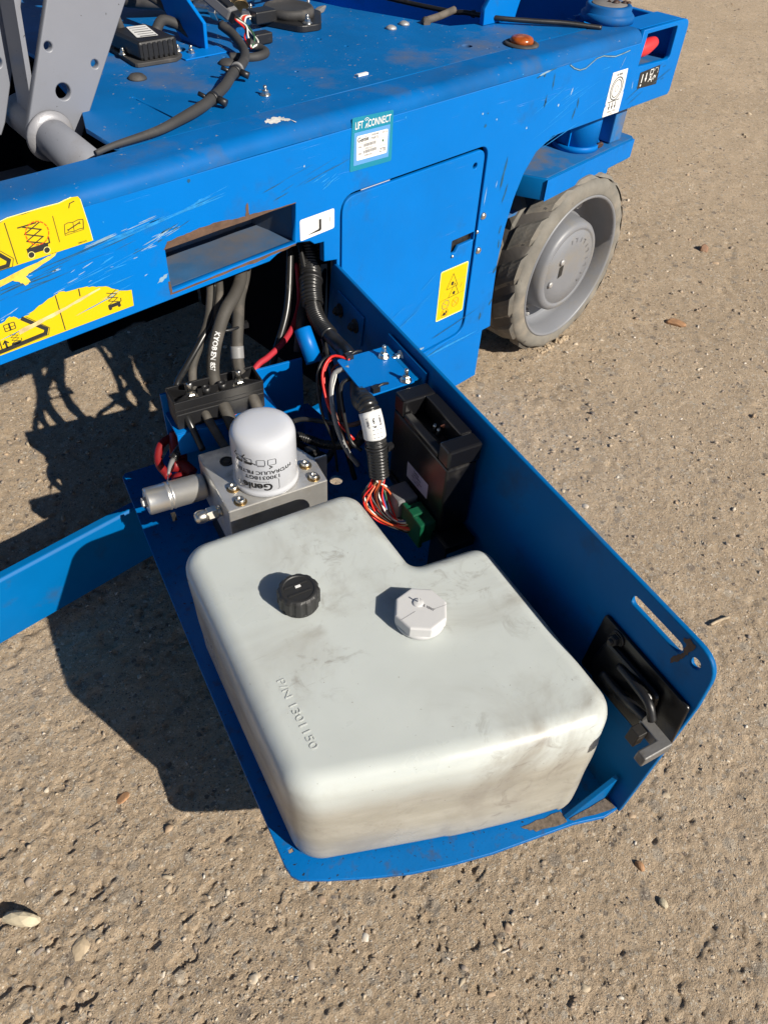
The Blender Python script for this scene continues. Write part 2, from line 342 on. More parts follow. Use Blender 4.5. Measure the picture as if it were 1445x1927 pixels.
def build_ground():
    dth = .0039; th = np.arange(R(-42), R(150), dth); rr = np.concatenate([[.002, .02, .04, .06, .08, .10, .115], np.exp(np.arange(math.log(.13), math.log(7.5), dth))])
    A, B = np.meshgrid(th, rr); x = B*np.cos(A); y = B*np.sin(A); z = gheight(x, y)
    fade = np.clip((7.2-B)/1.5, 0, 1); z = z*fade-.0125*(1-fade)
    nR, nT = A.shape; v = np.stack([x, y, z], -1).reshape(-1, 3)
    ii = (np.arange(nR-1)[:, None]*nT+np.arange(nT-1)[None, :]).ravel()
    f = np.stack([ii, ii+1, ii+nT+1, ii+nT], -1)
    # wide sheet to the horizon, a little lower, round the detailed part
    k = len(v); S = 120
    v2 = np.array([(-S, -S, -.013), (S, -S, -.013), (S, S, -.013), (-S, S, -.013)])
    v = np.vstack([v, v2]); f = np.vstack([f[:, ::-1] if False else f, [[k, k+1, k+2, k+3]]])
    me = bpy.data.meshes.new("ground"); me.vertices.add(len(v)); me.vertices.foreach_set("co", v.ravel())
    me.loops.add(len(f)*4); me.loops.foreach_set("vertex_index", f.ravel()); me.polygons.add(len(f))
    me.polygons.foreach_set("loop_start", np.arange(len(f))*4); me.polygons.foreach_set("loop_total", np.full(len(f), 4)); me.update(calc_edges=True)
    me.polygons.foreach_set("use_smooth", np.ones(len(f), bool)); me.validate()
    o = bpy.data.objects.new("ground", me); COL.objects.link(o)
    tag(o, kind='structure', label="compacted brown hardcore ground with embedded stones and small pits")
    m = bpy.data.materials.new("compacted_hardcore"); m.use_nodes = True; n = m.node_tree.nodes; L = m.node_tree.links; b = n["Principled BSDF"]
    tc = n.new("ShaderNodeTexCoord").outputs["Object"]
    def noise(s, d=4, r_=.55):
        t = n.new("ShaderNodeTexNoise"); t.inputs["Scale"].default_value = s; t.inputs["Detail"].default_value = d; t.inputs["Roughness"].default_value = r_; L.new(tc, t.inputs[0]); return t.outputs["Fac"]
    def ramp(fa, lo, hi, a_=0., b_=1.):
        q = n.new("ShaderNodeMapRange"); q.inputs[1].default_value = lo; q.inputs[2].default_value = hi; q.inputs[3].default_value = a_; q.inputs[4].default_value = b_; L.new(fa, q.inputs[0]); return q.outputs[0]
    def mix(fa, A_, B_):
        q = n.new("ShaderNodeMix"); q.data_type = 'RGBA'; L.new(fa, q.inputs[0])
        for s, c in ((q.inputs[6], A_), (q.inputs[7], B_)):
            if isinstance(c, tuple): s.default_value = (*c, 1)
            else: L.new(c, s)
        return q.outputs[2]
    c = mix(ramp(noise(2.2, 6), .3, .7), (.48, .365, .245), (.60, .465, .325))
    c = mix(ramp(noise(22, 7, .7), .35, .68, 0, .8), c, (.42, .32, .22))
    c = mix(ramp(noise(85, 6, .75), .50, .66, 0, .75), c, (.68, .55, .40))
    c = mix(ramp(noise(150, 4, .7), .60, .68, 0, .8), c, (.20, .155, .115))
    def chips(scale, keep, lo, hi, cols, amt):
        """embedded aggregate: each cell of the pattern one stone, some kept, each its own tint"""
        nonlocal c
        vo = n.new("ShaderNodeTexVoronoi"); vo.inputs["Scale"].default_value = scale; L.new(wv, vo.inputs["Vector"])
        sp = n.new("ShaderNodeSeparateColor"); L.new(vo.outputs["Color"], sp.inputs[0])
        q = n.new("ShaderNodeMath"); q.operation = 'MULTIPLY'; L.new(ramp(sp.outputs[0], keep, keep+.01, 0, amt), q.inputs[0]); L.new(ramp(vo.outputs["Distance"], hi, lo), q.inputs[1])
        c = mix(q.outputs[0], c, mix(sp.outputs[1], cols[0], cols[1]))
    ds_ = n.new("ShaderNodeTexNoise"); ds_.inputs["Scale"].default_value = 45; ds_.inputs["Detail"].default_value = 4; L.new(tc, ds_.inputs[0])
    dm = n.new("ShaderNodeVectorMath"); dm.operation = 'SCALE'; dm.inputs["Scale"].default_value = .004; L.new(ds_.outputs["Color"], dm.inputs[0])
    da = n.new("ShaderNodeVectorMath"); L.new(tc, da.inputs[0]); L.new(dm.outputs[0], da.inputs[1]); wv = da.outputs[0]
    chips(38, .82, .28, .40, ((.54, .46, .36), (.25, .205, .165)), .85)
    chips(95, .72, .30, .42, ((.66, .575, .46), (.15, .12, .10)), .9)
    chips(240, .70, .34, .44, ((.78, .69, .56), (.14, .108, .085)), .9)
    chips(520, .76, .36, .46, ((.85, .77, .64), (.07, .055, .045)), .9)
    L.new(c, b.inputs["Base Color"]); b.inputs["Roughness"].default_value = .92; b.inputs["Specular IOR Level"].default_value = .25
    bp = n.new("ShaderNodeBump"); bp.inputs["Strength"].default_value = .9; bp.inputs["Distance"].default_value = .0075; hh = n.new("ShaderNodeMath"); hh.operation = 'MULTIPLY_ADD'; hh.inputs[1].default_value = .55; L.new(noise(520, 3, .7), hh.inputs[0]); L.new(noise(190, 6, .8), hh.inputs[2]); L.new(hh.outputs[0], bp.inputs["Height"])
    L.new(bp.outputs[0], b.inputs["Normal"]); me.materials.append(m)
    return o
ground = build_ground()
def build_gravel():
    """loose and half-buried small stones, one object"""
    bm = bmesh.new(); bmesh.ops.create_icosphere(bm, subdivisions=2, radius=1); V2 = np.array([v.co for v in bm.verts]); F2 = np.array([[v.index for v in f.verts] for f in bm.faces]); bm.free()
    bm = bmesh.new(); bmesh.ops.create_icosphere(bm, subdivisions=1, radius=1); V1 = np.array([v.co for v in bm.verts]); F1 = np.array([[v.index for v in f.verts] for f in bm.faces]); bm.free()
    pal = np.array([(.42, .35, .25), (.50, .44, .35), (.30, .25, .20), (.20, .17, .15), (.36, .25, .16), (.34, .27, .20), (.24, .17, .12), (.56, .52, .46), (.12, .105, .10), (.29, .23, .175), (.30, .24, .18)])
    vs_, fs, cs = [], [], []; k = 0
    def emit(n, rmin, rmax, V, F, pw, sink, rlim, rlo=.2):
        nonlocal k
        th = RNG.uniform(R(-40), R(148), n); r = np.exp(RNG.uniform(math.log(rlo), math.log(rlim), n))
        x = r*np.cos(th); y = r*np.sin(th)
        rad = rmin+(rmax-rmin)*RNG.random(n)**pw; rad *= np.clip(.55+.45*r, .5, 1.8) if rlo < 1 else 1.
        z = gheight(x, y)
        for i in range(n):
            A = RNG.normal(size=(3, 3)); q, _ = np.linalg.qr(A); s = np.array([1, RNG.uniform(.55, .95), RNG.uniform(.4, .75)])*rad[i]
            P = V*(1+RNG.normal(size=(len(V), 1))*.07)
            for _k in range(7):
                d = RNG.normal(size=3); d /= np.linalg.norm(d); t = RNG.uniform(.3, .75); h = P@d; P = P-np.where(h > t, h-t, 0)[:, None]*d*.9
            az = RNG.uniform(0, 6.28); c_, s_ = math.cos(az), math.sin(az)
            P = P*s; tl = RNG.normal()*.35; P = P@np.array([[1, 0, 0], [0, math.cos(tl), -math.sin(tl)], [0, math.sin(tl), math.cos(tl)]])@np.array([[c_, -s_, 0], [s_, c_, 0], [0, 0, 1]])
            vs_.append(P+np.array([x[i], y[i], z[i]+s[2]*RNG.uniform(*sink)])); fs.append(F+k); k += len(V)
            col = pal[RNG.integers(len(pal))]*RNG.uniform(.8, 1.1); cs.append(np.tile(np.append(col, 1), (len(V), 1)))
    emit(900, .005, .014, V2, F2, 2.0, (-.85, -.2), 5.5)
    emit(5600, .0028, .0062, V1, F1, 1.8, (-.6, .3), 5.5)
    emit(7500, .0035, .0085, V1, F1, 1.4, (-.55, .25), 6.5, 1.1)
    emit(9000, .0014, .0028, V1, F1, 1.5, (-.3, .5), 5.0)
    v = np.vstack(vs_); f = np.vstack(fs); c = np.vstack(cs)
    me = bpy.data.meshes.new("gravel"); me.vertices.add(len(v)); me.vertices.foreach_set("co", v.ravel()); me.loops.add(len(f)*3); me.loops.foreach_set("vertex_index", f.ravel())
    me.polygons.add(len(f)); me.polygons.foreach_set("loop_start", np.arange(len(f))*3); me.polygons.foreach_set("loop_total", np.full(len(f), 3)); me.update(calc_edges=True)
    at = me.color_attributes.new("stone", 'FLOAT_COLOR', 'POINT'); at.data.foreach_set("color", c.ravel())
    m = bpy.data.materials.new("gravel"); m.use_nodes = True; n = m.node_tree.nodes; L = m.node_tree.links; b = n["Principled BSDF"]
    vc = n.new("ShaderNodeVertexColor"); vc.layer_name = "stone"
    tc = n.new("ShaderNodeTexCoord"); t = n.new("ShaderNodeTexNoise"); t.inputs["Scale"].default_value = 160; t.inputs["Detail"].default_value = 5; L.new(tc.outputs["Object"], t.inputs[0])
    mr = n.new("ShaderNodeMapRange"); mr.inputs[1].default_value = .4; mr.inputs[2].default_value = .65; mr.inputs[4].default_value = .75; L.new(t.outputs["Fac"], mr.inputs[0])
    x = n.new("ShaderNodeMix"); x.data_type = 'RGBA'; L.new(mr.outputs[0], x.inputs[0]); L.new(vc.outputs[0], x.inputs[6]); x.inputs[7].default_value = (.45, .35, .24, 1)
    L.new(x.outputs[2], b.inputs["Base Color"]); b.inputs["Roughness"].default_value = .8
    me.materials.append(m)
    o = bpy.data.objects.new("gravel", me); COL.objects.link(o); tag(o, "small mixed stones half buried in the brown ground", "gravel", kind='stuff')
build_gravel()
def stone(name, label, x, y, rad, material, seed, lift=.3, rz=0.):
    me = blob(rad, seed); me.transform(Matrix.Rotation(rz, 4, 'Z')); me.transform(Matrix.Translation((x, y, float(gheight(np.array(x), np.array(y)))+rad[2]*lift)))
    o = link(name, me, material, base=(x, y, 0)); tag(o, label, "stone"); return o
stone("stone", "cream flint stone with grey broken top, largest loose stone near the lower left corner", -.080, .462, (.024, .011, .012), "flint", 3, .55, R(-44))
stone("stone", "flat tan triangular stone embedded in the ground at lower left", -.046, .392, (.020, .013, .004), "tan", 8, .0, .4)
stone("stone", "reddish brown stone on open ground beyond the wheel at the right", 2.148, .812, (.022, .017, .015), "brown_stone", 12, .15, .3)
stone("stone", "flat orange stone embedded in the ground right of the wheel", 1.73, .653, (.028, .019, .008), "orange_stone", 15, .05, 2.)
stone("stone", "small cream stone casting a sharp shadow, in front of the tray's right corner", .500, -.058, (.007, .005, .006), "flint", 22, .5, 1.2)
stone("stone", "rounded amber stone in the ground just in front of the blue gusset corner", .517, -.012, (.008, .0055, .005), "orange_stone", 25, .3, 1.2)
stone("stone", "orange chip of stone left of the tray in the sun", .083, .513, (.010, .006, .004), "orange_stone", 31, .5, .2)

# ================================================================== SCISSOR LIFT
Y0 = .80
lift = thing("scissor_lift", "blue scissor lift chassis with yellow warning stickers and grey solid tyre", "scissor lift", (0, 0, 0))
FY = basis((0, Y0+.005, 0), (1, 0, 0), (0, 0, 1))       # plate in the chassis side plane
# side rail: one plate with recess, door gap and window, bent over into the rail top
arch = [(1.142, .155), (1.133, .22), (1.130, .30), (1.136, .37), (1.148, .42), (1.166, .462), (1.192, .492), (1.236, .510)]
outer = [(-.70, .625), (-.70, .480), (.600, .480), (.612, .487), (.645, .492), (.672, .486), (.676, .470), (.690, .155)]+arch+rpoly([(1.63, .510), (1.63, .637), (1.62, .6251)], [.006, .02, 0], 5)
outer = [(-.70, .625), (-.70, .480), (.590, .480), (.604, .486), (.64, .492), (.664, .487), (.672, .480), (.690, .478), (.690, .447), (.7155, .442), (.7155, .157)]+arch+[(1.628, .510), (1.633, .516)]+[(1.633, .629), (1.6318, .6355), (1.628, .6410), (1.6225, .6442), (1.616, .6455), (1.4685, .6455), (1.4685, .625)]
rec = [(.433, .491), (.638, .493), (.640, .549), (.560, .549), (.5, .5485), (.434, .547)]
door_o = rpoly([(.722, .157+.016), (1.054, .178), (1.052, .536), (.722, .536)], [.012, .03, .022, .03], 6)
window = rpoly([(1.478, .584), (1.593, .580), (1.591, .6375), (1.484, .6375)], [.002, .008, .006, .001], 4)
side = link("side_plate", plate(outer, [rec, door_o, window], .010, FY, .0012), "blue", lift)
# bend and rail top
mb = MB(); prof = [(Y0, .6255)]+[(Y0+.020-.020*math.cos(t), .6255+.020*math.sin(t)) for t in [R(i*11.25) for i in range(1, 9)]]+[(Y0+.066, .6455), (Y0+.066, .6385), (Y0+.020, .6385), (Y0+.011, .6255)]
n = len(prof); us = list(np.linspace(-.70, 1.468, 60)); v = [(u, y+.0008*math.sin(u*9+.7), z+.0008*math.sin(u*13)) for u in us for y, z in prof]
mb.add(v, [(i*n+j, i*n+(j+1) % n, (i+1)*n+(j+1) % n, (i+1)*n+j) for i in range(len(us)-1) for j in range(n)]+[tuple(range(n)), tuple((len(us)-1)*n+j for j in range(n))[::-1]], True)
o = mb.build("rail_top", "blue_rail", lift); mo = o.modifiers.new("e", 'EDGE_SPLIT'); mo.split_angle = R(40)
# deck plate with a slit, holes, a cut-out at the scissor arm and the pit at the front
deck = [(.4345, .868), (.4355, .95), (.456, .995), (.461, 1.004), (.476, 1.06), (.52, 1.25), (.56, 2.0), (1.02, 2.0), (1.075, 1.32), (1.10, 1.22), (1.178, 1.02), (1.24, 1.0), (1.325, .985), (1.375, .905), (1.40, .868)]
holes = [slot(0, .1, 0, .0015)]
slit = [(.5385, .90), (.5415, .90), (.5415, 1.015), (.5385, 1.015)]
holes = [slit, circ(1.11, .919, .0085), circ(.705, 1.165, .016), circ(1.15, .885, .0022, 8), circ(1.128, .888, .0022, 8), circ(1.235, .868+.012, .0022, 8), circ(.744, 1.09, .003, 8), circ(.722, 1.105, .003, 8), circ(.79, .975, .003, 8), circ(.94, 1.03, .0035, 8), circ(.93, 1.085, .004, 8)]
link("deck_plate", plate(deck, holes, .006, Matrix.Translation((0, 0, .6425)), .0006), "blue_deck", lift)
# narrow weld bead along the joint between rail and deck
# recess pocket behind the side plate
mb = MB(); y1 = Y0+.0105
mb.add([(.428, y1, .4885), (.645, y1, .4885), (.628, .888, .4905), (.474, .888, .4905)], [(0, 1, 2, 3)])
mb.add([(.428, y1, .4885), (.474, .888, .4905), (.474, .888, .60), (.428, y1, .56)], [(0, 1, 2, 3)])
mb.add([(.645, y1, .4885), (.628, .888, .4905), (.628, .888, .60), (.645, y1, .56)], [(3, 2, 1, 0)])
mb.add([(.474, .889, .4905), (.628, .889, .4905), (.628, .889, .60), (.474, .889, .60)], [(0, 1, 2, 3)])
mb.add([(.428, y1, .558), (.645, y1, .558), (.628, .889, .601), (.474, .889, .601)], [(0, 3, 2, 1)])
o = mb.build("fork_pocket", "pocket", lift); so = o.modifiers.new("s", 'SOLIDIFY'); so.thickness = .003; so.offset = 1
# access door set 2 mm in, with gap round it
door = rpoly([(.727, .178), (1.0485, .182), (1.0465, .5305), (.727, .5305)], [.010, .027, .018, .026], 6)
FD = basis((0, Y0+.0050, 0), (1, 0, 0), (0, 0, 1))
dr = link("access_door", plate(door, [circ(1.024, .507, .0052), rpoly([(.987, .362), (1.000, .362), (1.007, .372), (1.047, .372), (1.0465, .387), (.987, .387)], .001, 1)], .007, FD, .0012), "blue", lift)
MB().box((.98, Y0+.012, .355), (1.06, Y0+.016, .395)).build("latch_plate", "darksteel", dr)
MB().lathe([(.003, 0), (.003, .002), (.0015, .0035)], (.9905, Y0+.0012, .3585), (0, -1, 0), 10).build("latch_pin", "zinc", dr)
MB().box((.768, Y0+.0065, .5312), (.828, Y0+.012, .5355)).build("lit_gap_strip", "ptfe_lit_gap", lift)  # white strip imitates the lit paint in the door gap
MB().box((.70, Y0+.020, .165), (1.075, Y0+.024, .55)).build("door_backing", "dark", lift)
for z in (.412, .347): 
    mb = MB(); mb.lathe([(.0068, 0), (.0066, .0012), (.0052, .0036), (.003, .0046), (.0018, .0044)], (1.0625, Y0, z), (0, -1, 0), 18); mb.build("button_screw", "zinc", lift)
MB().lathe([(.0035, 0), (.0034, .001), (.002, .0022)], (1.0525, Y0, .385), (0, -1, 0), 12).build("button_screw", "zinc", lift)
# pothole guard, left bar below the tray and the short end below the door
mb = MB(); yb = .826
mb.prism([(yb, .030), (yb+.006, .030), (yb+.006, .142), (yb+.016, .142), (yb+.016, .148), (yb+.004, .148), (yb, .144)], 0, -.70, 1.112); mb.build("pothole_guard", "blue_tray", lift, .0012)
MB().prism([(.826, .030), (.832, .030), (.832, .152), (.826, .152)], 0, 1.1125, 1.136).build("guard_end_plate", "blue", lift, .001)
mb = MB(); mb.prism([(.86, .028), (1.135, .028), (1.135, .1555), (.86, .1555)], 1, .8135, .8235); mb.build("guard_skirt", "blue", lift, .001)
# corner box at the front end
mb = MB(); mb.box((1.618, Y0+.0105, .511), (1.631, 1.9, .640)); mb.build("front_end_plate", "blue", lift, .002)
MB().box((1.4685, Y0+.0105, .6390), (1.617, Y0+.066, .6455)).build("corner_top", "blue", lift, .001)
mb = MB(); mb.box((1.24, Y0+.0105, .512), (1.617, .95, .518)); mb.build("corner_box_floor", "blue_worn", lift)
mb = MB(); mb.box((1.47, .955, .519), (1.617, .962, .637)); mb.build("corner_box_back", "blue", lift)
mb = MB(); mb.box((1.44, Y0+.0115, .519), (1.446, .954, .6375)); mb.build("corner_box_side", "blue", lift)
mb = MB(); mb.box((1.447, Y0+.012, .572), (1.616, .954, .578)); mb.build("corner_shelf", "blue_worn", lift)
mb = MB(); mb.box((1.59, .963, .30), (1.598, 1.95, .6605)); mb.build("front_cross_wall", "blue", lift, .0015)
mb = MB(); mb.box((1.00, .872, .33), (1.589, 1.95, .336)); mb.build("front_pit_floor", "blue_worn", lift)
mb = MB(); mb.box((1.405, .870, .337), (1.589, .876, .6375)); mb.build("front_pit_side", "blue", lift)
mb = MB(); mb.box((1.00, .98, .337), (1.006, 1.95, .6385)); mb.build("front_pit_wall", "blue", lift)
# red release handle in the window
mb = MB(); mb.tube([(1.466, .822, .604), (1.485, .818, .606), (1.508, .815, .608), (1.53, .813, .613), (1.541, .812, .615)], .0115, 14, .003, taper=lambda t: .75+.5*math.sin(math.pi*min(1, t*1.02))**.8 if t < .97 else .55)
mb.build("release_handle", "red", lift)
# kingpin: cap on the rail, post below, yoke plate
mb = MB(); mb.lathe([(.050, 0), (.050, .010), (.046, .014), (.043, .015), (.043, .024), (.040, .0265), (.036, .027), (.034, .0255), (.012, .0255)], (1.468, .885, .6455), (0, 0, 1), 32); kp = mb.build("kingpin_cap", "blue_rail", lift)
mb = MB(); mb.lathe([(.033, .0262), (.0325, .0266), (.01, .0268)], (1.468, .885, .6457), (0, 0, 1), 24); mb.build("cap_top", "dust", kp)
for k, (dx, dy, r) in enumerate(((.012, -.006, .009), (.026, -.016, .008), (.030, -.022, .006), (.006, .004, .006))):
    me = blob((r, r*.7, r*.5), 40+k); me.transform(Matrix.Translation((1.468+dx, .885+dy, .673))); link("grease_lump", me, "rustdark", kp)
mb = MB(); mb.lathe([(.046, 0), (.046, .12)], (1.452, .885, .425), (0, 0, 1), 28); mb.lathe([(.05, 0), (.05, .012)], (1.452, .885, .4225), (0, 0, 1), 28); mb.build("kingpin_post", "blue", lift)
mb = MB(); mb.box((1.515, .84, .425), (1.555, .875, .5115)); mb.build("steering_stop", "blue_worn", lift, .002)
me = blob((.012, .006, .006), 55); me.transform(Matrix.Translation((1.474, .838, .432))); link("grease_lump", me, "rustdark", lift)
yk = rpoly([(1.264, .812), (1.592, .829), (1.604, .840), (1.604, .955), (1.236, .955), (1.240, .86)], .004, 2)
ykb = link("axle_yoke", plate(yk, [], .042, Matrix.Translation((0, 0, .4010)), .002), "blue_tray", lift)
link("worn_top", plate(rpoly([(1.268, .816), (1.588, .832), (1.600, .842), (1.600, .953), (1.240, .953), (1.244, .86)], .003, 2), [], .0012, Matrix.Translation((0, 0, .4224)), .0003), "blue_worn", ykb)
mb = MB(); mb.add([(1.262, .809, .4212), (1.593, .8265, .4212), (1.593, .8265, .3845), (1.262, .809, .3805), (1.264, .8115, .4212), (1.593, .829, .4212), (1.593, .829, .3845), (1.264, .8115, .3805)],
    [(0, 3, 2, 1), (0, 1, 5, 4), (2, 3, 7, 6), (1, 2, 6, 5), (0, 4, 7, 3)]); mb.build("yoke_front_face", "blue", lift)
# wheel (axis along Y), centre height .19
WC = (1.412, .800, .192)
wh = thing("x", "x", "x"); bpy.data.objects.remove(wh)
seg = 72
mb = MB()
def wring(r, y): return (r, y)
tp = [(.158, .006), (.159, .0015), (.163, 0), (.180, .001), (.187, .004), (.1925, .010), (.195, .02), (.196, .06), (.195, .10), (.192, .115), (.17, .122)]
mb.lathe(tp, WC, (0, 1, 0), 96); 
def drop_caps(mb): 
    mb.f = mb.f[:-2]; mb.sm = mb.sm[:-2]; return mb
drop_caps(mb); ty = mb.build("wheel", "tyre", lift)
for v in ty.data.vertices:       # worn uneven tread and scalloped shoulder
    p = v.co-Vector(WC); a_ = math.atan2(p.z, p.x); r_ = math.hypot(p.x, p.z)
    if r_ > .175:
        k = 1+.006*math.sin(a_*7+1)+.005*math.sin(a_*17)+.006*random.uniform(-1, 1)*(p.y < .012); v.co.x = WC[0]+p.x*k; v.co.z = max(.0005, WC[2]+p.z*k)
        if p.y < .02: v.co.y += .0015*math.sin(a_*23+2)
ty.data.materials.append(M['tyre_dark'])
for q in ty.data.polygons:
    c_ = q.center-Vector(WC)
    if math.hypot(c_.x, c_.z) > .190 and c_.y > .012: q.material_index = 1
# lugs: each tread block its own part, two rows of slanted bars
nl = 15
def lug(y0, y1, skew):
    mbl = MB(); ns = 5
    w0 = 2*math.pi/nl
    vv = []
    for i in range(ns+1):
        for j, (yy) in enumerate((y0, y0+.006, (y0+y1)/2, y1-.004, y1)):
            t = (i/ns-.5)*w0*.80+skew*((yy-y0)/(y1-y0)-.5); rr = .1935 if (i in (0, ns) or j in (0, 4)) else .2000
            vv.append((rr*math.cos(t), yy, rr*math.sin(t)))
    f = [(i*5+j, i*5+j+1, (i+1)*5+j+1, (i+1)*5+j) for i in range(ns) for j in range(4)]
    mbl.add(vv, f, False); return mbl.mesh("tread_lug")
la = lug(.006, .058, .20); lb = lug(.062, .114, -.20)
la.materials.append(M['tyre']); lb.materials.append(M['tyre'])
for k in range(nl):
    for me_, off in ((la, 0), (lb, .5)):
        t = 2*math.pi*(k+off)/nl
        if math.sin(t) < -.93: continue
        o = bpy.data.objects.new("tread_lug", me_); COL.objects.link(o); o.parent = ty
        o.matrix_local = Matrix.Translation(WC) @ Matrix.Rotation(-t, 4, 'Y'); BASE[o.name] = Vector((0, 0, 0))
for k in range(26):
    a_ = random.uniform(-.055, .055); me = blob((random.uniform(.004, .011), random.uniform(.003, .007), random.uniform(.002, .005)), 300+k)
    me.transform(Matrix.Rotation(random.uniform(0, 3), 4, 'Z')); x_ = WC[0]+a_; y_ = WC[1]+random.uniform(-.010, .004); me.transform(Matrix.Translation((x_, y_, float(gheight(np.array(x_), np.array(y_)))+.0015)))
    if k == 0: crumbs = bmesh.new()
    crumbs.from_mesh(me); bpy.data.meshes.remove(me)
me = bpy.data.meshes.new("soil_crumbs"); crumbs.to_mesh(me); crumbs.free(); tag(link("soil_crumbs", me, mat("soil_crumb", (.40, .31, .21), .9, var=.25, vs_=80, bump=.6, bs=300), base=(WC[0], WC[1], 0)), "crumbled brown soil pressed up along the foot of the grey tyre", "soil", kind="stuff")
# rim dish, hub and cap
mb = MB(); mb.lathe([(.1605, .004), (.1595, -.0006), (.1565, -.001), (.153, .002), (.149, .040), (.145, .060), (.141, .062), (.09, .063), (.03, .063)], WC, (0, 1, 0), 72); mb.f = mb.f[:-2]; mb.sm = mb.sm[:-2]
rim = mb.build("rim", "grey_rim", ty)
mb = MB(); hc = (WC[0], WC[1], WC[2])
mb.lathe([(.106, .062), (.104, .03), (.101, .014), (.096, .008), (.090, .0065), (.087, .0065), (.0855, .0085), (.0825, .0085), (.081, .0065), (.05, .0055), (.0, .005)], hc, (0, 1, 0), 64); mb.f = mb.f[:-2]; mb.sm = mb.sm[:-2]
hub = mb.build("hub_cap", "grey_rim", rim)
for ang in (62, 152, 242, 332):
    t = R(ang); bolt((WC[0]+.126*math.cos(t), WC[1]+.0625, WC[2]+.126*math.sin(t)), (0, -1, 0), .010, .004, True, rim, "wheel_nut", "steel")
for ang, rr in ((205, .045), (255, .068)):
    t = R(ang-60); MB().lathe([(.007, 0), (.007, .005), (.004, .006)], (WC[0]+rr*math.cos(t), WC[1]+.0062, WC[2]+rr*math.sin(t)), (0, -1, 0), 8).build("plug_screw", "steel", rim)
def onhub(a_, b_, h): return (WC[0]+a_, WC[1]+.0052-h, WC[2]+b_)
pr = Print(onhub)
pr.poly("k", [(-.040, -.012), (-.026, -.008), (-.026, .018), (-.040, .014)]); 
pr.mb["k"].build("rating_plate", "black_print", rim)
pr = Print(onhub)
for k, ch in enumerate("BONFIGLIOLI"[:0]): pass
for k, t_ in enumerate((100, 84, 68, 52, 36, 20, 4, -12, -28, -44)):
    t = R(t_); r1, r2 = .060, .069
    pr.line("g", [(r1*math.cos(t), r1*math.sin(t)), (r2*math.cos(t), r2*math.sin(t)), (r2*math.cos(t+.09), r2*math.sin(t+.09))][:2+k % 2], .0016)
pr.mb["g"].build("cast_marks", "grey_print", rim)
# wheel axle and inner drum so the gap behind the wheel is filled
MB().lathe([(.06, .055), (.06, .16)], WC, (0, 1, 0), 24).build("axle_stub", "darksteel", lift)
# inner structure added to darken the bay, mostly near-black to stand for shade
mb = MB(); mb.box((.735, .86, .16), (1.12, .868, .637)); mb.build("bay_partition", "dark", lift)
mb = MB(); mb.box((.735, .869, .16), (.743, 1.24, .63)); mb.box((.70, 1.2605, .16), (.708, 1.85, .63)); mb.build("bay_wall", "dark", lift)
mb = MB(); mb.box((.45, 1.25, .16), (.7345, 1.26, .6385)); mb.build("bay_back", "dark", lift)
mb = MB(); mb.box((-.7, 1.86, .12), (1.6, 1.868, .6385)); mb.build("far_side_plate", "blue", lift)
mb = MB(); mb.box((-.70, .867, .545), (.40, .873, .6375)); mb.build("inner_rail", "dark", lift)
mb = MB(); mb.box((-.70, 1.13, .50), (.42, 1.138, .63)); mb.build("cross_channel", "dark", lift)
mb = MB(); mb.box((-.70, .874, .545), (.42, 1.129, .549)); mb.build("arm_bay_floor", "dust", lift)

# scissor arm: two grey plates, web, cross tube with weld
arm = MB()
def armplate(y, du=0.): return [(.384+du, .640), (.3835+du, .622), (.389+du, .611), (.399+du, .606), (.412+du, .605), (.452+du, .618), (.458+du, .628), (.72+du, 1.012), (.628+du, 1.14)]
FA = basis((0, 1.005, 0), (1, 0, 0), (0, 0, 1))
ao = link("scissor_arm", plate(armplate(0), [circ(.489, .696, .0048), circ(.435, .723, .0050), circ(.4405, .673, .0095)], .010, FA, .0015), "grey", lift)
link("arm_plate", plate([(.30, .62), (.372, .62), (.381, .633), (.441, .758), (.60, 1.09), (.50, 1.09)], [circ(.392, .700, .006)], .010, basis((0, 1.062, 0), (1, 0, 0), (0, 0, 1)), .0015), "grey", ao)
mb = MB(); mb.add([(.398, 1.0105, .635), (.440, 1.0105, 1.02), (.440, 1.050, 1.02), (.398, 1.050, .635)], [(0, 1, 2, 3)]); o = mb.build("arm_web", "grey", ao); so = o.modifiers.new("s", 'SOLIDIFY'); so.thickness = .006
mb = MB(); mb.lathe([(.0235, 0), (.0235, .16)], (.4135, 1.0, .637-.0), (0, -1, 0), 32)
mb = MB(); mb.lathe([(.0235, -.075), (.0235, .125)], (.4105, 1.0, .627), (0, -1, -.12), 32); mb.build("pivot_tube", "grey", ao)
mb = MB(); mb.lathe([(.0315, 0), (.0305, .003), (.0265, .007), (.0237, .0085)], (.4105, 1.0, .627), (0, -1, -.12), 32); mb.build("weld_bead", "weld", ao)

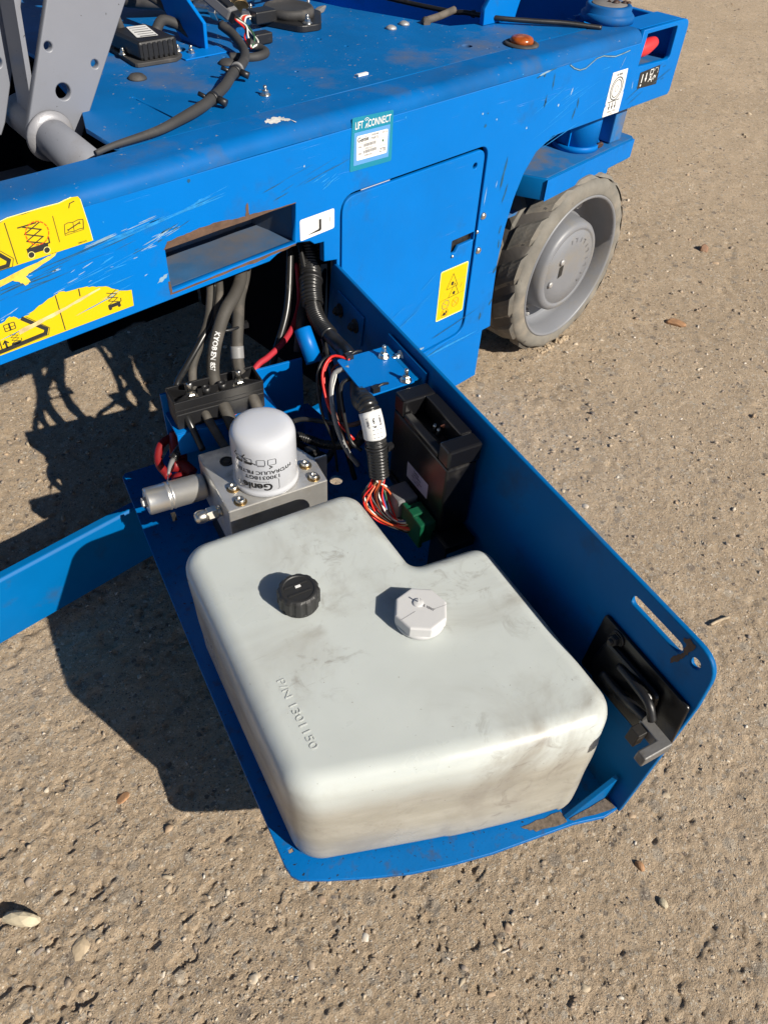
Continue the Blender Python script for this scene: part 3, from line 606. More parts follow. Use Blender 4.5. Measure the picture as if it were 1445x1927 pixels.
# ------------------------------------------------------------------ printed stickers on the side (each a part)
def side_fn(u, z, h): return (u, Y0-h, z)
def clusters(mb, gap):
    n = len(mb.v); par = list(range(n))
    def fd(i):
        while par[i] != i: par[i] = par[par[i]]; i = par[i]
        return i
    for f in mb.f:
        for q in f[1:]: par[fd(q)] = fd(f[0])
    isl = {}
    for k, f in enumerate(mb.f): isl.setdefault(fd(f[0]), []).append(k)
    bx = []
    for fs in isl.values():
        P_ = np.array([mb.v[i] for k in fs for i in mb.f[k]]); bx.append([P_.min(0)-gap, P_.max(0)+gap, list(fs)])
    ch = True
    while ch:
        ch = False
        for i in range(len(bx)):
            for j in range(i+1, len(bx)):
                if (bx[i][0] <= bx[j][1]).all() and (bx[j][0] <= bx[i][1]).all():
                    bx[i] = [np.minimum(bx[i][0], bx[j][0]), np.maximum(bx[i][1], bx[j][1]), bx[i][2]+bx[j][2]]; bx.pop(j); ch = True; break
            if ch: break
    out = []
    for _, _, fs in bx:
        o_ = MB(); 
        for k in fs: o_.add([mb.v[i] for i in mb.f[k]], [list(range(len(mb.f[k])))])
        out.append(o_)
    return out
def finish(p, base_key, name, material, names, parent=lift):
    b = p.mb[base_key].build(name, material, parent)
    for k, (nm, mt) in names.items():
        if k in p.mb:
            for c_ in clusters(p.mb[k], .0012): c_.build(nm, mt, b)
    return b
# yellow sticker with scissor, book
p = Print(side_fn)
top = [(.10, .634), (.18, .635), (.22, .6355), (.255, .6335), (.262, .636), (.28, .635), (.30, .6365), (.318, .636), (.325, .638), (.333, .6385), (.341, .6375)]
p.poly("y", [(.10, .5845), (.346, .586), (.3455, .60), (.343, .634)]+top[::-1])
p.line("b", [(.2578, .632), (.2578, .587)], .0009); p.line("b", [(.3085, .625), (.3085, .596)], .0007)
s0 = (.283, .600)
def scissor(p, k, x, z, s, plat=True, up=3):
    p.poly(k, [(x-.013*s, z), (x+.012*s, z), (x+.0135*s, z+.0075*s), (x-.013*s, z+.0075*s)], .0010)
    p.poly(k, [(x+.0145*s, z+.006*s), (x+.016*s, z+.006*s), (x+.0165*s, z+.0135*s), (x+.015*s, z+.0135*s)], .0011); p.poly(k, [(x+.010*s, z+.006*s), (x+.016*s, z+.006*s), (x+.016*s, z+.0075*s), (x+.010*s, z+.0075*s)], .00105)
    for dx in (-.0095, .0098): p.poly(k, circ(x+dx*s, z-.0008*s, .0033*s, 14), .00115)
    for i in range(up):
        b = z+.0075*s+i*.0085*s
        p.line(k, [(x-.010*s, b), (x+.010*s, b+.0085*s)], .0013*s); p.line(k, [(x+.010*s, b), (x-.010*s, b+.0085*s)], .0013*s, .0012)
    if plat: p.line(k, [(x-.0155*s, z+.0075*s+up*.0085*s+.0005), (x+.006*s, z+.0075*s+up*.0085*s+.0005)], .0014*s)
scissor(p, "b", .2835, .5925, .92)
for dx in (-.0095, .0098): p.line("y2", circ(.2835+dx*.92, .5925-.0008, .0036, 14), .0006, .0012, True)
for i in range(16):
    a1 = 2*math.pi*i/16; p.line("r", [(.2875+.0125*math.cos(a1), .6125+.0125*math.sin(a1)), (.2875+.0125*math.cos(a1+.24), .6125+.0125*math.sin(a1+.24))], .0010, .0013)
bk = [(.3165, .6025), (.3215, .6035), (.3275, .6025), (.3335, .6035), (.3385, .603), (.3405, .6125), (.3345, .6135), (.3285, .6125), (.3225, .6135), (.3185, .6125)]
p.line("b", bk, .0007, closed=True); p.line("b", [(.3275, .6025), (.3285, .6125)], .0006); p.line("b", [(.3165, .6025), (.3165, .601), (.3385, .6015), (.3405, .611)], .0005)
p.line("b", [(.3215, .606), (.335, .610)], .0012, .0012); p.line("b", [(.3205, .6065), (.3215, .606), (.321, .605)], .0009, .0012); p.line("b", [(.336, .611), (.335, .610), (.3362, .609)], .0009, .0012)
p.line("b", [(.2225, .6255), (.2505, .5935), (.2475, .5885), (.16, .588)], .0042, .001); p.line("b", [(.2235, .6295), (.2555, .594), (.2520, .5858), (.16, .5855)], .0006, .001)
p.text("b", "1000174 B", .3335, .5875, .0024, 0, 1, .01)
p.line("f", [(.12, .6345), (.18, .6352), (.25, .6338), (.262, .6362), (.30, .6366), (.318, .6362), (.333, .6386)], .0010, .0009)
p.line("f", [(.3428, .634), (.3455, .60), (.3460, .5865)], .0007, .0009); p.line("b", [(.328, .6285), (.330, .633), (.3355, .634)], .0009, .0012)
finish(p, "y", "warning_sticker", "yellow", dict(b=("pictogram", "black_print"), r=("red_dashes", "red_print"), y2=("wheel_outline", "yellow_pale"), f=("peeled_edge", "yellow_pale")))['label'] = "yellow sticker with scissor lift and open manual symbols"
# lower torn yellow sticker
p = Print(side_fn)
tear = [(.10, .520), (.17, .527), (.205, .530), (.222, .5285), (.232, .533), (.236, .5315), (.2405, .5265), (.252, .527), (.262, .5315), (.275, .536), (.288, .5395), (.294, .5410), (.300, .5385), (.312, .5375), (.322, .5365), (.332, .534), (.340, .531), (.352, .526), (.362, .519), (.370, .515), (.3795, .5125)]
p.poly("y", jag([(.10, .4925), (.378, .4915), (.3795, .5125)], 0, 1)[:3]+jag(tear[::-1], .0008, 3, 5)[:-2])
p.line("b", [(.2873, .5385), (.2873, .494)], .0011); p.line("b", [(.3155, .5365), (.3150, .528)], .0013); p.line("b", [(.2135, .527), (.2125, .4955)], .0012)
p.line("b", [(.2445, .5255), (.2665, .5035), (.2640, .4985), (.215, .4970), (.12, .4965)], .0046); p.line("b", [(.2485, .5265), (.2705, .5035), (.2670, .4957), (.215, .4944), (.12, .494)], .0006)
scissor(p, "b", .3535, .4995, .62, False, 3); scissor(p, "b", .2300, .4985, .42, False, 3)
p.line("b", [(.2185, .4985), (.2185, .5065)], .0022); p.line("b", [(.2155, .504), (.2185, .5075), (.2215, .504)], .0014)
p.line("b", rpoly([(.2225, .5175), (.2345, .5175), (.2345, .5255), (.2225, .5255)], .001, 2), .0009, closed=True); p.line("b", [(.2285, .5255), (.2285, .5175)], .0018); p.line("b", [(.2235, .521), (.234, .521)], .0007)
p.poly("s", jag([(.236, .5085), (.286, .5165), (.340, .5275), (.341, .5295), (.286, .5205), (.236, .514)], .0006, 6, 9), .0014)
finish(p, "y", "warning_sticker", "yellow", dict(b=("pictogram", "black_print"), s=("scrape", mat("scraped_vinyl", (.62, .47, .22), .7, var=.3, vs_=60))))['label'] = "torn yellow sticker along the bottom of the rail"
# yellow residue between the two
p = Print(side_fn)
p.poly("y", jag([(.19, .571), (.24, .576), (.292, .5845), (.302, .587), (.300, .583), (.268, .573), (.262, .571), (.2655, .563), (.259, .561), (.254, .567), (.248, .571), (.21, .566), (.19, .564)], .0009, 4, 3))
p.mb["y"].build("torn_sticker_scrap", mat("dirty_yellow", (.66, .47, .05), .6, var=.15, dirt=.5, dcol=(.35, .16, .03), ds=70), lift)
# data sticker: LIFT CONNECT
def dec_fn(u, z, h): return (u+.0, Y0-h, z+(u-.78)*.0)
p = Print(dec_fn)
p.poly("t", rpoly([(.7385, .5665), (.8215, .5635), (.8205, .6335), (.742, .6375)], .003, 3)); p.poly("p", [(.7455, .5735), (.8145, .5710), (.8150, .6155), (.7460, .6175)], .0008)
p.poly("w", rpoly([(.7505, .5795), (.8105, .5775), (.8110, .6105), (.7505, .6125)], .0025, 3), .0011)
p.text("l", "LIFT", .7545, .6215, .0135, -.03, .62, .012, .0009); p.text("l", "CONNECT", .7935, .6200, .0135, -.03, .68, .012, .0009)
p.line("l", [(.7665, .6205), (.7688, .6255), (.7708, .6203)], .0012, .0009)
for r_ in (.003, .0055): p.line("l", [(.7688+r_*math.cos(R(t)), .6275+r_*math.sin(R(t))) for t in (40, 65, 90, 115, 140)], .0007, .0009)
p.text("k", "Genie", .7625, .6035, .0088, -.03, 1.0, .02, .0013); p.text("g", "GENUINE", .7855, .6075, .0034, -.03, 1, .01, .0013); p.text("g", "PARTS", .7850, .6025, .0048, -.03, 1, .01, .0013); p.text("g", "MT1V", .8045, .6060, .0042, -.03, 1, .0, .0013)
p.line("g", [(.7765, .6095), (.7762, .6015)], .0003, .0013); p.line("g", [(.7535, .6015), (.7690, .6008)], .0004, .0013)
p.text("g", "P/N", .7570, .5955, .0036, -.03, 1, .01, .0013); p.text("g", "1299277GT", .7730, .5915, .0034, -.03, 1, .0, .0013); p.text("g", "ESN", .7570, .5865, .0036, -.03, 1, .01, .0013); p.text("g", "7038FDA855", .7735, .5825, .0030, -.03, 1, .0, .0013)
rg = random.Random(4)
for z_, x1 in ((.5955, .787), (.5865, .789)):
    x = .7635
    while x < x1:
        wd = rg.choice((.0004, .0007, .0011)); p.poly("g", [(x, z_), (x+wd, z_), (x+wd, z_+.0042), (x, z_+.0042)], .0013); x += wd+rg.choice((.0005, .0008))
p.poly("gr", circ(.8015, .5965, .0018, 12), .0013); p.text("g", "ZTR", .8015, .5815, .0078, -.03, .85, .01, .0013); p.line("g", [(.7975, .6005), (.806, .6002)], .0004, .0013); p.line("g", [(.7955, .5905), (.8075, .590)], .0004, .0013)
finish(p, "t", "data_sticker", "teal", dict(p=("border_panel", "paleblue"), w=("white_panel", "white"), l=("lettering", "white"), k=("logo", "black_print"), g=("fine_print", "grey_print"), gr=("green_dot", "wire_green")))['label'] = "teal data sticker reading LIFT CONNECT"
# L sticker
p = Print(side_fn); p.poly("w", rpoly([(.6455, .4925), (.7095, .494), (.7095, .5235), (.6455, .5235)], .003, 3))
p.poly("b", [(.6805, .5150), (.6845, .5150), (.6845, .5000), (.6828, .4980), (.6570, .4978), (.6795, .5012), (.6805, .5025)], .001)
p.line("b", [(.7015, .5125), (.7015, .506)], .0006); p.line("b", [(.7015, .503), (.7015, .502)], .0006)
finish(p, "w", "letter_sticker", "white", dict(b=("lettering", "black_print")))
# yellow hazard sticker on the door
def door_fn(u, z, h): return (u, Y0+.0015-h, z)
p = Print(door_fn); p.poly("f", rpoly([(.9655, .2335), (1.042, .2305), (1.0405, .3335), (.9655, .3355)], .004, 3)); p.poly("y", rpoly([(.9675, .2360), (1.040, .2330), (1.0385, .3313), (.9675, .3333)], .003, 3), .0009)
def tri(cx, cz, s, k="b"): p.line(k, [(cx-s, cz-s*.8), (cx+s, cz-s*.8), (cx, cz+s)], .0008, .0013, True)
tri(1.001, .306, .0155); tri(1.008, .286, .0145); p.poly("b", jag(circ(1.001, .302, .0038, 8), .0012, 2, 3), .0013); p.poly("b", jag(circ(1.008, .2805, .0035, 8), .0012, 2, 7), .0013)
for cx, cz, k in ((.9880, .2625, "g"), (1.0155, .2585, "o"), (.9880, .2450, "o")):
    p.line(k, circ(cx, cz, .0092, 20), .0010, .0013, True)
    if k == "o": p.line(k, [(cx-.0062, cz+.006), (cx+.0062, cz-.006)], .0010, .0014)
p.line("g", [(.983, .266), (.993, .259)], .0008); p.line("g", [(1.010, .2535), (1.022, .263)], .0008); p.poly("b", [(.981, .2415), (.986, .2475), (.989, .2435), (.992, .250), (.9945, .2455), (.9895, .2395)], .0015)
p.line("b", [(.968, .273), (.978, .2745), (1.012, .2745), (1.0385, .2745)], .0005); p.line("b", [(1.025, .286), (1.029, .294)], .0008); p.line("g", [(1.012, .3035), (1.038, .3035)], .0003)
p.mb["f"].build("hazard_sticker", "yellow_pale", dr); hz = [c for c in dr.children if c.name.startswith("hazard")][0]
for k, mt in (("y", "yellow"), ("b", "black_print"), ("o", "orange_print"), ("g", "grey_print")):
    me = p.mb[k].mesh(); hz.data.materials.append(M[mt])
    bm = bmesh.new(); bm.from_mesh(hz.data); k0 = len(bm.faces); bm.from_mesh(me); bm.faces.ensure_lookup_table()
    for f in bm.faces[k0:]: f.material_index = len(hz.data.materials)-1
    bm.to_mesh(hz.data); bm.free()
# wheel load sticker
p = Print(side_fn); p.poly("w", rpoly([(1.3895, .5115), (1.445, .5108), (1.4455, .5460), (1.4435, .5475), (1.4435, .5515), (1.4445, .5525), (1.4410, .588), (1.3915, .588), (1.3905, .534), (1.3925, .532), (1.392, .5295), (1.3895, .5285)], .0012, 2))
for r_, w_ in ((.0195, .0016), (.0150, .0013), (.0050, .0006)): p.line("b", circ(1.4165, .5575, r_, 28), w_, .001, True)
p.line("b", [(1.3965, .5360), (1.4345, .5365)], .0016)
for x in (1.4045, 1.4145, 1.4245): p.line("b", [(x, .5335), (x, .5265)], .0018); p.poly("b", [(x-.0028, .5275), (x+.0028, .5275), (x, .5215)], .0011)
p.text("g", "82-4848", 1.4165, .580, .0055, 0, 1, .01); p.text("g", "260 lbs / 120 kg", 1.4165, .5170, .0045, 0, 1, .0); p.text("g", "1263542", 1.4165, .5135, .0028)
finish(p, "w", "load_sticker", "white", dict(b=("pictogram", "black_print"), g=("fine_print", "grey_print")))['label'] = "white sticker with a wheel above three arrows"
# black caution sticker under the window
p = Print(side_fn); p.poly("k", rpoly([(1.4945, .543), (1.566, .540), (1.5625, .575), (1.4915, .572)], .0025, 3))
p.line("w", [(1.5035, .5665), (1.5035, .5535)], .0032); p.poly("w", circ(1.5035, .5478, .0023, 12), .001)
p.line("w", [(1.5175, .5665), (1.5175, .5575)], .0034); p.poly("w", [(1.5135, .5585), (1.5215, .5585), (1.5175, .5515)], .0011)
p.line("w", rpoly([(1.5300, .5625), (1.5405, .5625), (1.5405, .5710), (1.5300, .5710)], .001, 2), .0018, closed=True); p.line("w", [(1.5315, .5605), (1.5385, .5545)], .0015); p.line("w", [(1.5385, .5605), (1.5315, .5545)], .0015, .0012)
p.line("w", [(1.529, .5505), (1.533, .5535), (1.540, .5525), (1.5425, .5485)], .0018); p.line("w", [(1.5435, .553), (1.5485, .5585), (1.554, .5545)], .0018); p.line("w", [(1.546, .551), (1.554, .558)], .0013, .0012)
for i in range(5):
    a1 = R(-30+i*42); p.line("w", [(1.5510+.0075*math.cos(a1), .5655+.0065*math.sin(a1)), (1.5510+.0075*math.cos(a1+.4), .5655+.0065*math.sin(a1+.4))], .0011)
finish(p, "k", "caution_sticker", "black_print", dict(w=("pictogram", "white")))['label'] = "black sticker with white exclamation mark and lift symbol"
# wear on the paint: scrapes, chips, rust round the pocket
p = Print(side_fn); rg = random.Random(11)
def scr(k, x0, z0, x1, z1, w_, lv=.0004, sd=1): 
    d = Vector((x1-x0, z1-z0)); nn = Vector((-d.y, d.x)).normalized()*w_/2
    p.poly(k, jag([(x0, z0), (x0+d.x*.3+nn.x, z0+d.y*.3+nn.y), (x0+d.x*.7+nn.x*.8, z0+d.y*.7+nn.y*.8), (x1, z1), (x0+d.x*.7-nn.x, z0+d.y*.7-nn.y), (x0+d.x*.3-nn.x, z0+d.y*.3-nn.y)], w_*.18, 3, sd), lv)
def streaks(k, x0, z0, x1, z1, w_, n_, sd):
    rg2 = random.Random(sd); d = Vector((x1-x0, z1-z0)); nn = Vector((-d.y, d.x)).normalized()
    for i in range(n_):
        a_ = rg2.uniform(0, .75); b_ = min(1, a_+rg2.uniform(.08, .5)); o_ = rg2.uniform(-.5, .5)*w_; q0 = Vector((x0, z0))+d*a_+nn*o_; q1 = Vector((x0, z0))+d*b_+nn*(o_+rg2.uniform(-.1, .1)*w_)
        scr(k, q0.x, q0.y, q1.x, q1.y, rg2.uniform(.0004, .0016), .0004+.00003*(i % 9), sd*50+i)
streaks("l", .320, .575, .530, .593, .006, 22, 2); streaks("c", .330, .580, .43, .590, .004, 7, 3); streaks("l", .460, .586, .535, .598, .006, 10, 4)
streaks("d", .385, .553, .475, .575, .010, 12, 5); streaks("c", .39, .556, .46, .571, .008, 12, 6); streaks("d", .20, .552, .43, .575, .03, 16, 7); streaks("l", .20, .508, .43, .545, .05, 26, 8); streaks("d", .58, .57, .74, .60, .03, 8, 9); streaks("l", .66, .555, .72, .575, .02, 8, 10); streaks("l", 1.16, .52, 1.45, .60, .08, 14, 12); streaks("d", .75, .16, 1.10, .20, .05, 12, 13); streaks("l", .78, .25, .96, .33, .06, 12, 14); streaks("d", 1.46, .52, 1.62, .575, .04, 10, 15); scr("c", .415, .508, .4325, .5165, .0060, sd=7)
for i in range(34): 
    x = rg.uniform(.20, .43); z = rg.uniform(.512, .575); l = rg.uniform(.003, .016)
    scr("w", x, z, x+l, z+l*rg.uniform(.0, .35), rg.uniform(.0004, .0012), .0005, i)
for i in range(16): 
    x = rg.uniform(.25, 1.60); z = rg.uniform(.52, .63); s = rg.uniform(.001, .003); p.poly(("w", "d", "l")[i % 3], jag(circ(x, z, s, 6), s*.4, 2, i), .0004)
for x, z, l, sd in ((1.100, .445, .06, 1), (1.112, .42, .035, 2), (1.118, .36, .02, 3), (1.125, .33, .02, 4), (1.12, .28, .015, 5), (1.124, .21, .012, 6), (1.205, .590, .03, 7), (1.19, .565, .022, 8), (1.295, .545, .02, 9), (1.285, .528, .02, 10), (1.10, .185, .02, 11)):
    scr("d", x, z, x+rg.uniform(-.006, .012), z+l, rg.uniform(.003, .006), .0004, sd)
scr("l", .93, .165, 1.10, .163, .004, sd=20); p.poly("c", jag(circ(.93, .1905, .0085, 8, .0026), .001, 2, 2), .0004)
scr("w", 1.060, .43, 1.062, .465, .0014, .0004, 5); scr("w", 1.087, .455, 1.089, .468, .0016, .0004, 9)
scr("w", 1.265, .572, 1.268, .585, .003, .0004, 15); scr("w", 1.475, .545, 1.472, .56, .0018, .0004, 16)
wv = [(1.155, .6185), (1.18, .6230), (1.205, .6255)]; p.line("d", wv, .0022, .0005)
wv = [(1.245, .6235), (1.260, .6160), (1.278, .6105), (1.295, .6105), (1.310, .6160), (1.325, .6215), (1.345, .6225), (1.36, .6195), (1.385, .6155), (1.41, .6165), (1.432, .6185)]
p.line("d", wv, .0030, .0005); p.line("c", wv, .0012, .0008); scr("c", 1.155, .6205, 1.195, .6250, .003, .0006, 31); scr("w", 1.425, .612, 1.412, .590, .0008, .0005, 8)
p.poly("r", jag([(.431, .5475), (.438, .5565), (.462, .5575), (.485, .5600), (.512, .5595), (.540, .5560), (.556, .5545), (.558, .569), (.5605, .572), (.562, .555), (.60, .5515), (.64, .5505), (.64, .5492)], .0008, 5, 4), .0005)
p.poly("r", jag([(.430, .505), (.4335, .505), (.4335, .489), (.52, .4905), (.56, .492), (.637, .4925), (.637, .4895), (.60, .4885), (.57, .4865), (.54, .4880), (.48, .487), (.43, .487)], .0007, 5, 6), .0005)
for k, nm, mt in (("l", "light_scrape", "lightscrape"), ("c", "chalky_scrape", "chalk"), ("w", "paint_chip", "chip"), ("d", "dark_scuff", "greenscuff"), ("r", "rust_patch", "rust")):
    if k in p.mb:
        for c_ in clusters(p.mb[k], .002): c_.build(nm, mt, lift)
# splash and marks on the rail top
ZT = .6460
p = Print(lambda u, y, h: (u, y, ZT+h)); p.poly("s", jag(circ(.638, .834, .0155, 12, .0085), .0035, 3, 8), .0004); p.poly("s", jag(circ(.650, .826, .006, 8, .005), .002, 3, 5), .0007); scr_ = [(.655, .828), (.656, .812), (.654, .812)]
p.poly("s", scr_, .0005); p.mb["s"].build("white_splash", "splat", lift)
# plugs, bolts, small fixings on the deck
for x, y in ((.585, 1.076), (.728, 1.061)): MB().lathe([(.0135, 0), (.013, .002), (.009, .0055), (.003, .0065)], (x, y, .6455), seg=20).build("rubber_plug", "dusty", lift)
for x, y in ((.711, 1.129), (.688, .918)): bolt((x, y, .6455), r=.0048, stud=.006, parent=lift)
mb = MB(); mb.box((.685, 1.105, .6457), (.765, 1.14, .6477)); mb.build("sensor_strap", "blue", lift, .0006)
for x, y, r in ((1.074, 1.063, .010), (1.113, 1.07, .010)): MB().lathe([(r, 0), (r*.9, .003), (r*.4, .0055)], (x, y, .6455), seg=16).build("deck_rivet", "steel", lift)
MB().box((.848, .902, .6457), (.868, .907, .6487), None).build("plastic_chip", "ptfe_lit_gap", lift)
# lifting lug and dark channel at the far side of the deck
lg = [(1.228, .6460), (1.318, .6460), (1.322, .66), (1.345, .72), (1.345, .80), (1.26, .80), (1.252, .70), (1.228, .672)]
link("lug_plate", plate(lg, [circ(1.315, .735, .022)], .010, basis((0, .99, 0), (1, 0, 0), (0, 0, 1)), .0012), "blue_clean", lift)
MB().lathe([(.034, 0), (.034, .012), (.022, .014), (.022, .02), (.010, .022), (.009, .016)], (1.315, .984, .735), (0, -1, 0), 28).build("pivot_bush", "steel", lift)
# dark blue upright cable bracket
mb = MB(); bp_ = [(1.134, .6456), (1.133, .682), (1.172, .706), (1.36, .78), (1.42, .74), (1.25, .689), (1.20, .6456)]
mb.prism(bp_, 0, .740, .746); cb = mb.build("cable_bracket", "blue", lift, .001)
MB().lathe([(.006, 0), (.006, .006), (.004, .007)], (.74, 1.26, .7), (-1, 0, 0), 12).build("red_cap", "red", cb)

# ------------------------------------------------------------------ things on the deck
t = thing("tilt_sensor", "black ribbed sensor box with white barcode label, bolted on the blue deck", "sensor", (.655, 1.165, .6455))
mb = MB(); mb.prism(rpoly([(.607, 1.115), (.672, 1.109), (.690, 1.12), (.702, 1.205), (.69, 1.215), (.62, 1.215)], .008, 3), 2, .6457, .6515); mb.build("flange", "dusty", t, .0012)
mb = MB(); mb.box((.620, 1.120, .6516), (.683, 1.202, .676)); sb = mb.build("housing", "black", t, .004)
for i in range(7):
    x = .625+i*.0085; MB().box((x, 1.1188, .652), (x+.0050, 1.1205, .673)).build("rib", "black", sb)
for i in range(6):
    y = 1.127+i*.0125; MB().box((.6825, y, .652), (.6845, y+.006, .673)).build("rib", "black", sb)
p = Print(lambda a_, b_, h: (a_, b_, .676+h)); p.poly("w", rpoly([(.630, 1.140), (.662, 1.134), (.676, 1.192), (.646, 1.196)], .002, 2), .0005)
for i in range(5): p.line("b", [(.638+i*.002, 1.142+i*.011), (.660+i*.0025, 1.138+i*.011)], .0032 if i in (0, 2) else .0018, .0009)
finish(p, "w", "label_plate", "white", dict(b=("fine_print", "grey_print")), t)
bolt((.617, 1.165, .6516), r=.004, stud=.003, parent=t); bolt((.692, 1.135, .6516), r=.004, stud=.003, parent=t)
mb = MB(); mb.tube([(.690, 1.19, .665), (.715, 1.205, .675), (.742, 1.20, .664), (.748, 1.175, .652)], .0075, 12); mb.build("pigtail", "dusty", t)
mb = MB(); mb.tube([(.64, 1.20, .668), (.66, 1.25, .70), (.72, 1.27, .70), (.755, 1.22, .67), (.752, 1.17, .652)], .0065, 12); mb.build("pigtail", "dusty", t)
t = thing("angle_sensor", "round black angle sensor with bolted flange beside the hydraulic fittings on the deck", "sensor", (.95, 1.19, .6455))
mb = MB(); mb.prism(rpoly([(.895, 1.205), (.925, 1.125), (.965, 1.120), (1.02, 1.185), (1.01, 1.24), (.93, 1.26)], .02, 5), 2, .6457, .656); mb.build("flange", "black", t, .0015)
mb = MB(); mb.lathe([(.044, 0), (.044, .010), (.041, .0135), (.038, .0135), (.036, .0125), (.0, .0125)], (.955, 1.195, .656), seg=36); mb.build("housing", "dusty", t)
mb = MB(); mb.box((.872, 1.175, .654), (.915, 1.205, .672)); mb.build("connector", "black", t, .002)
for q in ((.945, 1.133, .656), (1.008, 1.205, .656), (.905, 1.235, .656)): bolt(q, r=.0055, stud=.006, parent=t)
tag(MB().lathe([(.030, 0), (.030, .002), (.027, .0035), (.022, .004), (.021, .004), (.020, .012), (.016, .018), (.008, .021), (.002, .0215)], (1.190, .873, .6455), seg=32).build("x_tmp", "black"), "x", "x")
bpy.data.objects.remove(bpy.data.objects["x_tmp"])
t = thing("amber_light", "amber marker lamp in a black rubber ring on the rail edge", "lamp", (1.195, .872, .6455))
MB().lathe([(.030, 0), (.030, .002), (.027, .0038), (.0215, .0042), (.021, .003)], (1.195, .872, .6455), seg=36).build("rubber_ring", "dusty", t)
MB().lathe([(.0205, .002), (.0198, .008), (.0180, .0108), (.014, .0127), (.008, .0137), (.001, .014)], (1.195, .872, .6455), seg=36).build("lens", "amber", t)
# harness cable across the deck
pts = [(.400, .862, .650), (.428, .866, .652), (.487, .872, .653), (.532, .887, .654), (.575, .905, .655), (.605, .922, .656), (.645, .950, .657), (.680, .981, .658), (.712, 1.005, .658), (.738, 1.030, .658), (.757, 1.056, .659), (.770, 1.085, .662), (.776, 1.11, .668), (.774, 1.135, .675)]
t = thing("deck_cable", "thick black taped cable with zip ties curving over the deck edge", "cable", (.6, .92, .6455))
mb = MB(); mb.tube(pts, .0070, 14, .005, taper=lambda s: .42+.58*min(1, s*3.2)); mb.build("jacket", "dusty", t)
for c, d in (((.604, .921, .656), (.83, .5, 0)), ((.690, .988, .658), (.72, .6, 0))):
    d = Vector(d).normalized(); mb = MB(); mb.lathe([(.0072, -.0035), (.0086, -.003), (.0086, .003), (.0072, .0035)], c, d, 20)
    s_ = Vector((d.y, -d.x, 0)); mb.tube([Vector(c)+s_*.008, Vector(c)+s_*.02+Vector((0, 0, -.004))], .005, 8); mb.tube([Vector(c)-s_*.008, Vector(c)-s_*.02+Vector((0, 0, .004))], .003, 8); mb.build("zip_tie", "black", t)
mb = MB(); mb.lathe([(.0075, -.002), (.0095, -.0015), (.0095, .0015), (.0075, .002)], (.699, .9955, .658), (.72, .6, 0), 20); mb.build("grommet_ring", "greyconn", t)
mb = MB(); mb.tube([(.786, 1.085, .66), (.802, 1.082, .652), (.80, 1.06, .65), (.772, 1.05, .65), (.74, 1.07, .65)], .0065, 10); mb.build("cable_loop", "dusty", t)
# grey connector with wires
t = thing("cable_connector", "grey inline cable connector with loose wires beside the blue bracket", "connector", (.79, 1.13, .67))
q = basis((.795, 1.155, .688), Vector((.25, -.72, -.45)).normalized(), Vector((.9, .35, -.05)).normalized())
ex = Vector((.30, -.80, -.45)).normalized(); ey = Vector((.9, .36, -.05)); ey = (ey-ex*ey.dot(ex)).normalized(); q = basis((.795, 1.165, .695), ex, ey)
MB().box((-.034, -.011, -.009), (.026, .011, .009), q).build("body", "greyconn", t, .003); MB().box((.0262, -.009, -.008), (.034, .009, .008), q).build("collar", "black", t, .001); MB().box((-.012, -.0115, .0092), (.02, .006, .0125), q).build("clip", "black", t, .001)
for k, (c, dz) in enumerate((("wire_red", .0), ("wire_white", .004), ("wire_black", -.003), ("wire_green", .002), ("wire_white", -.004))):
    A = q @ Vector((.034, -.006+k*.003, 0)); mb = MB(); mb.tube([A, A+Vector((.004, -.02, -.010+dz)), Vector((.79+k*.004, 1.098-k*.003, .662+dz)), Vector((.785, 1.075, .655))], .0016, 6, .004); mb.build("wire", c, t)
MB().box((.818, 1.105, .6465), (.85, 1.125, .662)).build("second_plug", "black", t, .002)
for k, (c, d) in enumerate((("wire_red", 0), ("wire_white", .006), ("wire_orange", .003), ("wire_white", -.004))):
    mb = MB(); mb.tube([(.873, 1.19, .664), (.855, 1.185+d, .666), (.838, 1.165+d, .660), (.83, 1.13+d*.3, .655)], .0016, 6, .004); mb.build("wire", c, t)
# hydraulic fittings and hoses at the top of the frame
t = thing("hydraulic_fittings", "zinc hydraulic elbows and hoses lying at the back of the deck", "hose fittings", (.88, 1.27, .6455))
mb = MB(); mb.tube([(.862, 1.215, .660), (.845, 1.235, .664), (.85, 1.26, .664), (.83, 1.29, .666)], .0105, 14, .004); mb.build("elbow", "zinc", t)
mb = MB(); mb.tube([(.87, 1.30, .668), (.905, 1.31, .668), (.94, 1.30, .668), (1.0, 1.31, .668)], .012, 14, .004); mb.build("elbow", "zinc", t)
for c, d, r_ in (((.846, 1.24, .664), (-.2, 1, 0), .0145), ((.888, 1.308, .668), (1, .1, 0), .016), ((.958, 1.302, .668), (1, 0, 0), .0155), ((.868, 1.208, .66), (.6, -.6, 0), .0125)):
    MB().lathe([(r_, 0), (r_, .014), (r_*.8, .016)], c, d, 6, smooth=False).build("hex_nut", "zinc", t, .001)
MB().lathe([(.017, 0), (.017, .012)], (.905, 1.265, .655), (.3, .8, .3), 18).build("brass_ring", "brass", t, .001)
for k, (y, r_, x1) in enumerate(((1.315, .015, .70), (1.345, .013, .68), (1.37, .014, .72))):
    mb = MB(); mb.tube([(.865 if k == 0 else .83, y-.01, .668), (.80, y+.005, .672), (x1+.03, y+.03, .68), (x1-.06, y+.09, .70)], r_, 12); mb.build("hose", "dusty", t)
mb = MB(); mb.tube([(1.0, 1.31, .668), (1.04, 1.33, .67), (1.10, 1.40, .67), (1.2, 1.6, .66)], .014, 12); mb.build("hose", "dusty", t)
